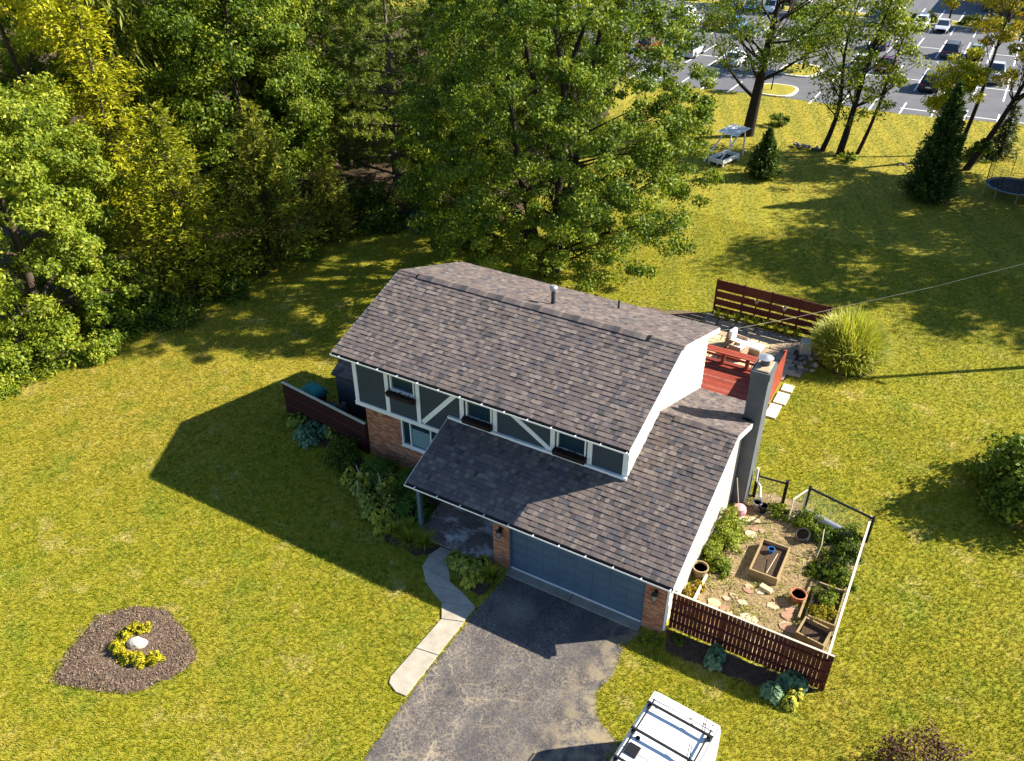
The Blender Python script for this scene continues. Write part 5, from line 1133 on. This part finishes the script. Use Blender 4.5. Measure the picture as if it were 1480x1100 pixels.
def plants():
    reed_clump('ornamental_grass', 'huge pale green ornamental grass clump beside the patio', 15.7, 17.5, 2.15, 2.55)
    rng = np.random.default_rng(5)
    for k in range(9): clump_grass('lily_row', ORD[k] + ' strappy green plant from the left in the row below the red screen', 8.9 + k * .51, 18.55 + rng.normal() * .06, .42, .62, 'lily', 70, .035, 200 + k, 'plants along the red screen', 'plant')
    # bed along the house front
    rosette('hosta', 'blue green hosta patch against the dark left fence', -2.72, -0.03, .75, 'hosta_blue', 42, .27, .2, 210, 5, h=.5)
    rosette('hosta', 'hosta with paler leaves at the left end of the left fence', -3.77, 0.26, .5, 'hosta', 34, .25, .17, 211, 3, h=.45)
    bush('dark_shrub', 'dark shaded shrub at the corner of fence and brick wall', -0.6, -0.6, .85, 1.15, 'leaf_dark', 46, 60, .1, 212)
    bush('boxwood', 'clipped round boxwood under the brick wall window', 1.25, -0.66, .75, .85, 'box', 70, 110, .06, 213, hollow=.9)
    bush('boxwood', 'clipped round boxwood nearest the porch roof corner', 2.78, -0.74, .7, .85, 'box', 70, 110, .06, 214, hollow=.9)
    rosette('hosta', 'yellowing hosta at the outer left of the house bed', 0.33, -1.48, .42, 'hosta_yellow', 34, .25, .16, 215, 2, h=.35)
    rosette('hosta', 'large hosta with curled variegated leaves in the house bed middle', 1.77, -1.85, .8, 'hosta', 50, .28, .17, 216, 5, h=.5)
    rosette('hosta', 'large green hosta toward the porch in the house bed', 2.79, -2.08, .75, 'hosta', 50, .26, .16, 217, 4, h=.5)
    rosette('hosta', 'small yellow hosta before the dark boxwood', 3.36, -2.81, .36, 'hosta_yellow', 34, .2, .13, 218, 2, h=.35)
    bush('boxwood', 'dark boxwood beside the blue porch post', 3.81, -1.81, .7, .95, 'box', 60, 100, .07, 219, hollow=.85)
    for k, (x, y, s) in enumerate(((3.81, -3.05, .75), (4.52, -3.14, .8), (5.08, -2.98, .7), (4.27, -2.65, .6))):
        clump_grass('daylily', ('daylily clump nearest the outer edge of the house bed', 'large daylily clump in the middle of the daylilies beside the walk', 'daylily clump touching the bend of the concrete walk', 'small daylily clump nearest the blue porch post')[k], x, y, s, .55, 'lily', 170, .03, 230 + k, 'daylilies beside the walk', 'daylily')
    for k, (x, y, r, m, l) in enumerate(((.95, -1.75, .42, 'hosta_yellow', 'pale hosta at the lawn edge left of the large variegated hosta'), (2.15, -2.45, .45, 'hosta', 'green hosta at the lawn edge below the large hostas'), (1.3, -1.25, .4, 'hosta', 'hosta between the left boxwood and the variegated hosta'), (2.9, -2.85, .36, 'hosta_yellow', 'yellowing hosta just left of the small yellow one'), (-1.6, -.35, .5, 'hosta', 'leafy hosta between the blue green patch and the dark shrub'), (2.3, -1.35, .4, 'hosta_yellow', 'pale hosta before the boxwood at the porch corner'))):
        rosette('hosta', l, x, y, r, m, 40, .25, .16, 320 + k, 2, h=.5)
    for k, (a, b) in enumerate(((1.2, -1.61), (2.02, -1.55), (1.42, -2.31))):
        t = thing('dry_stalk', ('dry flower stalk leaning left over the hostas', 'dry upright flower stalk nearest the brick wall', 'dry flower stalk lowest in the house bed hostas')[k], 'stalk', (a, b, 0), 0, 'dry flower stalks in the house bed'); MB().tube([(0, 0, 0), (-.12 + .1 * k, .1, .5), (-.35 + .2 * k, .15, .95)], .012, 5).build('stem', M['wood_pale'], t)
    rosette('hosta', 'big leafy hosta between the walk and the left brick pillar', 7.3, -3.03, .62, 'hosta', 60, .26, .18, 220, 4, h=.5)
    rosette('hosta', 'yellow edged hosta at the bend of the walk', 7.3, -3.67, .45, 'hosta_yellow', 40, .24, .16, 221, 2, h=.35)
    clump_grass('daylily', 'strappy clump at the left foot of the garage door', 8.05, -3.16, .55, .5, 'lily', 150, .03, 222, None, 'daylily')
    # yellow shrubs of the mulch island
    for k, (x, y, r) in enumerate(((-0.81, -10.76, .26), (-0.55, -10.63, .24), (-0.87, -11.15, .27), (-0.72, -11.58, .3), (-0.41, -11.69, .24), (-0.09, -11.66, .28), (0.21, -11.51, .26), (0.45, -11.55, .24), (0.61, -11.3, .25), (0.84, -11.25, .22))):
        bush('golden_shrub', ('golden shrub just left of the boulder on the mulch island', 'topmost golden shrub behind the boulder on the mulch island', 'golden shrub at the left of the L shaped planting', 'golden shrub at the corner of the L shaped planting', 'golden shrub right of the planting corner, before the boulder', 'golden shrub directly in front of the boulder', 'golden shrub in the middle of the right arm of the planting', 'lower golden shrub in the right arm of the planting', 'golden shrub second from the right end of the planting', 'golden shrub at the right tip of the planting')[k], x, y, r, .4, 'gold_shrub', 22, 30, .11, 240 + k, 'golden shrubs of the mulch island', lw=.4)
    # vegetable garden
    for k, (x, y, r, h, mt, lb) in enumerate(((14.28, 1.59, .45, .9, 'leaf_light', 'leafy plant nearest the dried flowers along the garage wall'), (14.34, 2.38, .5, 1.15, 'leaf_light', 'tall leafy plant midway along the garage wall'), (14.4, 3.18, .5, 1.1, 'leaf_light', 'bright leafy plant far along the garage wall, before the rake'), (14.73, 1.2, .35, .4, 'leaf_mid', 'low straggling plant on the straw by the garage wall'),
            (16.82, 4.96, .5, .75, 'leaf_light', 'bright green plant beside the black pot'), (17.46, 4.61, .45, .6, 'leaf_mid', 'leafy plant between the mesh roll and the black pot'), (18.31, 5.02, .45, .7, 'leaf_mid', 'leafy plant in the far right garden corner'), (18.45, 4.23, .45, .65, 'leaf_dark', 'dark leafy plant against the wire fence'), (18.04, 3.53, .6, .55, 'leaf_dark', 'tangled dark plant beside the bent stake'), (18.37, 2.74, .45, .5, 'leaf_mid', 'tangled plant behind the planted raised bed'), (17.73, 2.73, .4, .35, 'leaf_dark', 'low dark plant on the path before the stake'),
            (18.26, 1.55, .5, .62, 'leaf_light', 'feathery plant filling the long raised bed'), (18.19, 0.81, .4, .5, 'leaf_orange', 'browning plant at the near end of the long raised bed'), (15.77, 5.09, .5, .28, 'leaf_light', 'low grassy plant by the garden entrance'))):
        bush('garden_plant', lb, x, y, r * 1.3, h, mt, 34, 60, .085, 260 + k, 'plants of the vegetable garden', 'plant', hollow=.35)
    for k, (x, y) in enumerate(((14.1, -0.39), (14.32, 0.01), (14.13, -0.88), (14.65, -1.17))): bush('marigold', ('dried orange flowers beside the tan barrel pot', 'dried orange flowers against the white plank edging', 'dried orange flowers in the corner of garage and red fence', 'dried orange flowers at the foot of the red garden fence')[k], x, y, .26, .32, 'flower', 14, 40, .07, 280 + k, 'dried flowers by the garden fence', 'flower')
    rosette('hosta', 'blue green hosta at the middle of the garden fence foot', 15.73, -2.44, .48, 'hosta_blue', 50, .24, .19, 290, 2, h=.4)
    rosette('hosta', 'large blue green hosta near the outer end of the garden fence', 17.8, -2.43, .55, 'hosta_blue', 60, .26, .2, 291, 3, h=.45)
    rosette('hosta', 'pale variegated hosta at the outer end of the garden fence', 18.28, -2.71, .4, 'hosta_yellow', 44, .2, .13, 292, 2, h=.3)
    bush('weed', 'low weeds at the foot of the right brick pillar', 13.79, -2.85, .4, .22, 'leaf_light', 14, 40, .08, 293, cat='weed')
    bush('weed', 'low weeds at the near foot of the garden fence', 14.49, -2.45, .3, .2, 'leaf_mid', 10, 40, .08, 294, cat='weed')
plants()

# ------------------------------------------------------------------ trampoline and white sandbox
def trampoline():
    t = thing('trampoline', 'round trampoline with blue edge and black safety net', 'trampoline', (21.26, 45.99, 0)); r, h = 1.75, .75; n = 32
    ring = lambda rr, z: [(rr * math.cos(2 * math.pi * i / n), rr * math.sin(2 * math.pi * i / n), z) for i in range(n + 1)]
    MB().tube(ring(r, h), .03, 6).build('frame', M['steel'], t)
    MB().add(ring(r - .16, h + .005)[:-1], [tuple(range(n))]).build('jumping_mat', M['tmat'], t)
    a, b = ring(r - .16, h + .012)[:-1], ring(r + .02, h + .04)[:-1]; MB().add(a + b, [(i, (i + 1) % n, n + (i + 1) % n, n + i) for i in range(n)]).build('edge_pad', M['tpad'], t)
    for k in range(8):
        an = 2 * math.pi * k / 8 + .2; c, s = math.cos(an), math.sin(an)
        MB().tube([((r + .03) * c, (r + .03) * s, 0), ((r + .05) * c, (r + .05) * s, h)], .022, 6).build('leg', M['steel'], t)
        MB().tube([((r + .06) * c, (r + .06) * s, h), ((r + .10) * c, (r + .10) * s, h + 1.5)], .02, 6).build('net_pole', M['black'], t)
    m = MB()
    for k in range(72):
        an = 2 * math.pi * k / 72; m.tube([(r * math.cos(an), r * math.sin(an), h), ((r + .04) * math.cos(an), (r + .04) * math.sin(an), h + 1.45)], .006, 3, cap=False)
    for q in range(9): m.tube(ring(r + .005 * q, h + .18 * q), .006, 3, cap=False)
    m.build('safety_net', M['net'], t, kind='stuff')
trampoline()
def sandbox():
    t = thing('garden_swing', 'white timber frame with slatted canopy beside the big tree', 'swing', (1.14, 43.73, 0), R(-14))
    for a, b in (((-.2, -1.9), (1.1, -1.8)), ((-.2, .4), (1.1, .5)), ((-.2, -1.8), (-.1, .4)), ((1.0, -1.8), (1.1, .4))): MB().box((*a, .25), (*b, .55)).build('side_board', M['white'], t)
    MB().box((-.1, -1.8, .1), (1.0, .4, .3)).build('floor', M['dark_soil'], t)
    for x, y in ((-.15, -1.8), (1.05, -1.8), (-.15, .4), (1.05, .4)): MB().box((x - .05, y - .05, 0), (x + .05, y + .05, .25 - .002)).build('leg', M['white'], t)
    for x in (-.6, .6):
        MB().beam((x, -1.9, .1), (x, .9, 1.9), .09, .09).build('post', M['white'], t); MB().beam((x, 1.9, 0), (x, 1.75, 1.95), .09, .09).build('post', M['white'], t)
    for k in range(12): MB().box((-.85, -.1 + k * .19, 1.96 + k * .012), (.85, .06 + k * .19, 1.99 + k * .012)).build('slat', M['white'], t)
sandbox()

# ------------------------------------------------------------------ vehicles
def wheel(t, x, y, r, w, side):
    o = MB().lathe([(r * .62, -w / 2), (r * .95, -w / 2), (r, -w * .3), (r, w * .3), (r * .95, w / 2), (r * .62, w / 2)], 18).build('wheel', M['tyre'], t)
    o.matrix_local = Matrix.Translation((x, y, r)) @ Matrix.Rotation(R(90), 4, 'Y')
    MB().lathe([(.02, -w / 2 - .005), (r * .6, -w / 2 + .012), (r * .6, w / 2 - .012), (.02, w / 2 + .005)], 10).build('rim', M['steel'], o)
def car(kind, paint, label, x, y, rz, group='cars in the parking lot'):
    """nose towards +y in local space; lofted shell of half-sections"""
    t = thing('parked_' + kind, label, 'truck' if kind == 'pickup' else 'car', (x, y, .014), rz, group)
    sp = {'sedan': dict(L=4.3, w=.84, belt=.86, top=1.36, c0=-1.75, r0=-1.0, r1=.35, c1=1.15, hood=.80, boot=.90), 'suv': dict(L=4.4, w=.88, belt=1.0, top=1.62, c0=-2.1, r0=-1.75, r1=.45, c1=1.15, hood=.95, boot=1.0), 'pickup': dict(L=5.2, w=.93, belt=1.08, top=1.74, c0=-.55, r0=-.3, r1=.85, c1=1.5, hood=1.05, boot=1.05)}[kind]
    L, w = sp['L'], sp['w']; y0, y1 = -L / 2, L / 2
    st = [(y0, .35, sp['boot'] - .12, w * .86), (y0 + .12, .26, sp['boot'], w * .95), (sp['c0'], .22, sp['boot'] + .02, w), (0, .22, sp['belt'], w), (sp['c1'], .22, sp['belt'] - .02, w), (y1 - .5, .24, sp['hood'] - .06, w * .96), (y1 - .08, .3, sp['hood'] - .2, w * .84), (y1, .36, sp['hood'] - .34, w * .74)]
    V = []; n = 8
    for (yy, zb, zt, hw) in st: V += [(-hw * .9, yy, zb), (-hw, yy, zb + .15), (-hw, yy, zt - .16), (-hw * .9, yy, zt), (hw * .9, yy, zt), (hw, yy, zt - .16), (hw, yy, zb + .15), (hw * .9, yy, zb)]
    F = [(i * n + j, (i + 1) * n + j, (i + 1) * n + (j + 1) % n, i * n + (j + 1) % n) for i in range(len(st) - 1) for j in range(n)] + [tuple(range(n)), tuple(range((len(st) - 1) * n, len(st) * n))[::-1]]
    MB().add(V, F).build('body', M['car_' + paint], t)
    zb, zt, a, b, c, d = sp['belt'] + .0, sp['top'], sp['c0'], sp['r0'], sp['r1'], sp['c1']; wb, wt = w * .9, w * .72
    MB().add([(-wb, a, zb), (wb, a, zb), (wt, b, zt - .05), (-wt, b, zt - .05)], [(0, 1, 2, 3)]).add([(-wb, a, zb - .02), (wb, a, zb - .02), (wb, a + .03, zb - .02), (-wb, a + .03, zb - .02)], [(0, 1, 2, 3)]).build('rear_window', M['carglass'], t)
    MB().add([(wb, d, zb), (-wb, d, zb), (-wt, c, zt - .05), (wt, c, zt - .05)], [(0, 1, 2, 3)]).build('windscreen', M['carglass'], t)
    for s in (-1, 1): MB().add([(s * wb, a, zb), (s * wb, d, zb), (s * wt, c, zt - .05), (s * wt, b, zt - .05)], [(0, 1, 2, 3) if s > 0 else (3, 2, 1, 0)]).build('side_window', M['carglass'], t)
    ro = MB().box((-wt, b - .02, zt - .05), (wt, c + .02, zt)).build('cabin_roof', M['car_' + paint], t, bevel=.04)
    pl = MB()
    for s in (-1, 1):
        for p, q in (((s * wb, a, zb), (s * wt, b, zt - .04)), ((s * wb, d, zb), (s * wt, c, zt - .04)), ((s * wb, (a + d) / 2, zb), (s * wt, (b + c) / 2, zt - .04))): pl.beam(p, q, .07, .06)
    pl.build('pillar', M['car_' + paint], t, kind='stuff')
    if kind == 'pickup':
        MB().box((-w * .86, y0 + .15, 1.0), (w * .86, a - .1, 1.055)).build('cargo_bed', M['darkgrey'], t)
        for s in (-1, 1): MB().box((s * w * .9 - .05, y0 + .1, 1.05), (s * w * .9 + .05, a - .05, 1.15)).build('bed_side', M['car_' + paint], t)
        MB().box((-w * .85, y0 + .05, 1.05), (w * .85, y0 + .13, 1.15)).build('tailgate', M['car_' + paint], t)
    r = .32 if kind == 'sedan' else .37
    for s in (-1, 1):
        for yy in (y0 + .85, y1 - .85): wheel(t, s * (w - .07), yy, r, .22, s)
        MB().box((s * w * .62 - .16, y1 - .14, sp['hood'] - .36), (s * w * .62 + .16, y1 - .015, sp['hood'] - .24)).build('headlight', M['lamp'], t, bevel=.02)
        MB().box((s * w * .70 - .14, y0 - .01, sp['boot'] - .28), (s * w * .70 + .14, y0 + .12, sp['boot'] - .13)).build('taillight', M['tail'], t, bevel=.02)
        MB().box((s * (w + .02), d - .35, zb - .02), (s * (w + .16), d - .22, zb + .1)).build('wing_mirror', M['car_' + paint], t)
    MB().box((-.24, y0 - .012, .5), (.24, y0 + .02, .62)).build('number_plate', M['white'], t)
    return t
def cars():
    U, Dn = 0, math.pi
    car('sedan', 'maroon', 'dark maroon saloon parked nose away in the second row', 7.21, 80.83, U)
    car('suv', 'navy', 'dark blue sport utility car in the third row behind the maroon saloon', 4.72, 91.79, U)
    car('pickup', 'silver', 'silver white pickup truck standing right in the second row', 17.58, 81.55, U)
    car('sedan', 'green', 'grey green saloon in the third row near the right edge', 15.06, 91.79, Dn)
    car('suv', 'black', 'black car hidden behind the yellow leaf cluster', 12.38, 74.72, U)
    car('suv', 'charcoal', 'dark car under the orange tree in the third row', 12.49, 91.37, U)
    car('sedan', 'white', 'white saloon mostly behind the slender tree trunks', 4.59, 81.02, U)
    car('sedan', 'white', 'white saloon leftmost in the far row before the planted strip', 4.48, 106.95, Dn)
    car('suv', 'white', 'white sport utility car second in the far row', 7.2, 106.67, Dn)
    car('sedan', 'silver', 'pale saloon third in the far row', 9.9, 106.39, Dn)
    car('suv', 'black', 'black car leftmost of the far row beside the slender trunks', 1.75, 106.55, Dn)
    car('sedan', 'red', 'bright red car at the right in the lot beyond the strip', 18.96, 115.4, U)
    car('suv', 'charcoal', 'charcoal car in the lot beyond the planted strip', 16.27, 117.97, U)
    car('suv', 'silver', 'silver sport utility car parked alone at the left of the lot', -13.31, 76.98, U)
    car('sedan', 'white', 'white saloon in the left of the third row', -19.01, 93.84, U)
    car('sedan', 'white', 'white saloon at the far left behind the maple crown', -22.19, 99.79, U)
    car('pickup', 'maroon', 'dark red pickup between white saloon and blue car', -16.09, 93.58, U)
    car('suv', 'blue', 'light blue car right of the dark red pickup', -13.31, 93.88, U)
    car('sedan', 'navy', 'dark blue saloon nearest in the left of the third row', -10.59, 90.86, U)
    car('suv', 'white', 'white car in the far row behind the dark trunked tree', -12.87, 108.75, Dn)
    car('sedan', 'blue', 'light blue saloon in the far row at the left', -15.71, 109.04, Dn)
    car('sedan', 'silver', 'silver saloon half hidden by the oak crown', -5.12, 98.2, U)
    car('sedan', 'black', 'black saloon beside the silver car at the left of the lot', -15.9, 77.5, U)
    car('suv', 'red', 'dark red car at the far left of the second row', -18.6, 77.6, U)
    car('sedan', 'white', 'white saloon in the second row left of the island', -7.7, 75.4, U)
    car('suv', 'navy', 'dark blue car in the far row at the left', -18.4, 109.2, Dn)
    car('sedan', 'charcoal', 'charcoal saloon in the far row left of the oak', -7.4, 107.0, Dn)
    car('suv', 'white', 'white car in the lot beyond the strip, left of the oak', -10.2, 118.0, U)
    car('sedan', 'black', 'black saloon in the lot beyond the strip at the left', -13.0, 118.4, U)
    # building at the top right
    t = thing('shop_building', 'long dark green flat roofed building beyond the far parking lot', 'building', (22.63, 124.6, 0))
    MB().box((-9.5, 0, 0), (40, 14, 5)).build('wall', M['car_green'] if False else M['dark_siding'], t); MB().box((-9.7, -.2, 5), (40.2, 14.2, 5.3)).build('roof', M['darkgrey'], t)
    for k in range(14): 
        f = MB().box((-8.9 + k * 3.2, -.06, .9), (-6.5 + k * 3.2, -.003, 3.0)).build('window', M['steel'], t); MB().box((-8.8 + k * 3.2, -.08, 1.0), (-6.6 + k * 3.2, -.062, 2.9)).build('pane', M['carglass'], f)
    MB().box((-9.6, -1.2, 3.4), (40, -.01, 3.6)).build('awning', M['car_charcoal'], t)
cars()

def van():
    t = thing('white_van', 'white work van with black roof rack on the right of the driveway', 'van', (15.92, -6.21, 0.014), R(-5))
    w = 1.0; Y0 = -5.4
    # body: cargo box with rounded roof edge, nose towards -y
    prof = [(-w, .45), (-w, 1.2), (-w + .03, 2.0), (-w + .10, 2.19), (0, 2.2), (w - .10, 2.19), (w - .03, 2.0), (w, 1.2), (w, .45)]
    MB().extrude([(x, 0, z) for x, z in prof], (0, -3.7, 0)).build('cargo_box', M['plastic_white'], t, bevel=.03)
    MB().add([(-w, -3.7, .45), (w, -3.7, .45), (w, -3.7, 1.3), (-w, -3.7, 1.3), (-w * .85, -3.7, 2.1), (w * .85, -3.7, 2.1), (-w * .95, Y0, .45), (w * .95, Y0, .45), (w * .95, Y0, 1.05), (-w * .95, Y0, 1.05), (-w * .85, -4.75, 1.2), (w * .85, -4.75, 1.2)],
             [(6, 7, 8, 9), (8, 11, 10, 9), (0, 3, 9, 6), (1, 7, 8, 2), (3, 10, 9), (2, 8, 11), (0, 6, 7, 1)]).build('cab', M['plastic_white'], t)
    MB().add([(-w * .85, -3.72, 2.1), (w * .85, -3.72, 2.1), (w * .85, -4.74, 1.205), (-w * .85, -4.74, 1.205)], [(0, 3, 2, 1)]).build('windscreen', M['carglass'], t)
    for s in (-1, 1):
        if s > 0: MB().box((w - .05, -3.4, .75), (w + .27, -1.05, 1.62)).build('side_locker', M['plastic_white'], t, bevel=.02)
        for yy in (-.9, -4.3): wheel(t, s * .86, yy, .36, .24, s)
    for s in (-1, 1): MB().box((s * .93 - .012, -3.66, 2.186), (s * .93 + .012, -.05, 2.215)).build('drip_rail', M['plastic_white'], t)
    for yy in (-.28, -1.95, -3.5): MB().box((-.88, yy - .006, 2.196), (.88, yy + .006, 2.2045)).build('roof_seam', M['darkgrey'], t)
    rv = random.Random(2)
    for k in range(7): MB().add([(0, 0, 0), (.05, .02, .006), (.09, -.01, .004), (.04, -.03, .002)], [(0, 1, 2, 3)]).build('fallen_leaf', M['wood'], t).location = (rv.uniform(-.8, .8), rv.uniform(-.5, -.08) if k < 5 else rv.uniform(-3, -.5), 2.206)
    rk = MB()
    for s in (-1, 1): rk.box((s * .80 - .02, -3.3, 2.30), (s * .80 + .02, -.35, 2.335))
    rack = rk.build('roof_rack', M['black'], t)
    for yy in (-.55, -1.45, -2.4, -3.2):
        MB().box((-.92, yy - .03, 2.337), (.92, yy + .03, 2.385)).build('crossbar', M['black'], rack)
        for s in (-1, 1):
            MB().box((s * .84 - .05, yy - .05, 2.19), (s * .84 + .05, yy + .05, 2.298)).build('rack_foot', M['black'], rack)
        for q in (0, .06): MB().beam((.62 + q, yy + .02, 2.39), (.55 + q, yy + .30, 2.60), .02, .02).build('ladder_stop', M['black'], rack)
    MB().lathe([(.06, 2.2), (.06, 2.235), (.03, 2.25)], 12, (-.66, -1.55, 0)).build('roof_knob', M['black'], t)
    MB().box((-.78, -2.1, 2.2), (-.45, -1.75, 2.235)).build('roof_hatch', M['black'], t, bevel=.015)
    MB().box((-.9, .0, .5), (-.02, .03, 2.0)).build('rear_door', M['plastic_white'], t, bevel=.01); MB().box((.02, .0, .5), (.9, .03, 2.0)).build('rear_door', M['plastic_white'], t, bevel=.01)
    MB().box((-.95, .0, .38), (.95, .14, .49)).build('bumper', M['darkgrey'], t)
van()

# ------------------------------------------------------------------ lawn grass: real tufts instanced on scattered points
def grass():
    rng = np.random.default_rng(1)
    def scatter(x0, x1, y0, y1, dens):                             # a jittered lattice, so that no bare gaps open
        d = dens ** -.5; gx, gy = np.meshgrid(np.arange(x0, x1, d), np.arange(y0, y1, d)); q = np.column_stack([gx.ravel(), gy.ravel()]); q[:, 0] += (np.arange(gx.shape[0]) % 2 * d * .5).repeat(gx.shape[1])
        return q + rng.uniform(-.42, .42, q.shape) * d
    Z = [scatter(-19, 26, -17, 2, 105), scatter(-19, 26, 2, 14, 85), scatter(-17, 27, 14, 32, 55), scatter(-12, 30, 32, 66, 14)]
    S = [np.full(len(z), s) for z, s in zip(Z, (.85, .85, .9, 1.15))]
    P = np.concatenate(Z); S = np.concatenate(S)
    keep = np.ones(len(P), bool)
    walk = [(5.63, -2.74), (5.5, -3.27), (5.59, -3.86), (6.14, -4.43), (7.1, -4.9), (7.48, -5.48), (7.38, -8.31), (8.2, -8.53), (8.2, -4.49), (7.55, -4.21), (6.85, -3.98), (6.54, -2.72)]
    cx, cy = 18.638, -20.299
    drive = [(11.2 + (x - 11.2) * .97, y - .06) for x, y in DRIVE]
    inner = [(-.25 + (x + .25) * .95, -11.5 + (y + 11.5) * .95) for x, y in LAWNBED]
    for poly in (HOUSE_FOOT, drive, inner, HOUSEBED, HOSTABED, GARDEN, PATIO, FOREST, TREEBED, LOT, walk, [(8.5, 7), (13.4, 7), (14.1, 14.3), (8.5, 14.3)], FRONTBED): keep &= ~inpoly(P, poly)
    d = P - np.array([cx, cy]); fx = d @ np.array([math.cos(.52), math.sin(.52)]); fy = d @ np.array([-math.sin(.52), math.cos(.52)])
    keep &= np.abs(fx) < fy * .78 + 4
    P, S = P[keep], S[keep]
    me = bpy.data.meshes.new('grass_points'); me.vertices.add(len(P)); me.vertices.foreach_set('co', np.column_stack([P, np.zeros(len(P))]).astype(np.float32).ravel())
    a = me.attributes.new('sc', 'FLOAT', 'POINT'); a.data.foreach_set('value', (S * rng.uniform(.7, 1.35, len(P))).astype(np.float32))
    me.materials.append(M['blade']); me.update()
    g = obj('grass', me, kind='stuff'); g['label'] = 'short mown grass of the lawn, yellow green and dry in patches'
    V = []; F = []
    for i in range(12):
        an = rng.uniform(0, 6.28); q = .085 * math.sqrt(rng.random()); b = np.array([q * math.cos(an * 3.1), q * math.sin(an * 3.1), 0]); dd = np.array([math.cos(an), math.sin(an), 0]); sd = np.array([-dd[1], dd[0], 0]); h = rng.uniform(.04, .085); k = len(V); w = .012
        V += [b - sd * w, b + sd * w, b + dd * h * .9 + [0, 0, h]]; F.append((k, k + 1, k + 2))
    tuft = obj('grass_tuft', np_mesh('grass_tuft', V, F, M['blade']), g); tuft.location = (10.5, -1.0 - 11.0, .0); tuft.location = (4.0, -9.0, 0)
    ng = bpy.data.node_groups.new('grass_scatter', 'GeometryNodeTree')
    ng.interface.new_socket('Geometry', in_out='INPUT', socket_type='NodeSocketGeometry'); ng.interface.new_socket('Geometry', in_out='OUTPUT', socket_type='NodeSocketGeometry')
    N, L = ng.nodes, ng.links; gi, go = N.new('NodeGroupInput'), N.new('NodeGroupOutput'); ip = N.new('GeometryNodeInstanceOnPoints'); oi = N.new('GeometryNodeObjectInfo'); oi.inputs['Object'].default_value = tuft
    rv = N.new('FunctionNodeRandomValue'); rv.data_type = 'FLOAT_VECTOR'; rv.inputs[0].default_value = (-.15, -.15, 0); rv.inputs[1].default_value = (.15, .15, 6.283)
    na = N.new('GeometryNodeInputNamedAttribute'); na.data_type = 'FLOAT'; na.inputs['Name'].default_value = 'sc'
    L.new(gi.outputs[0], ip.inputs['Points']); L.new(oi.outputs['Geometry'], ip.inputs['Instance']); L.new(rv.outputs[0], ip.inputs['Rotation']); L.new(na.outputs[0], ip.inputs['Scale']); L.new(ip.outputs[0], go.inputs[0])
    m = g.modifiers.new('scatter', 'NODES'); m.node_group = ng
grass()
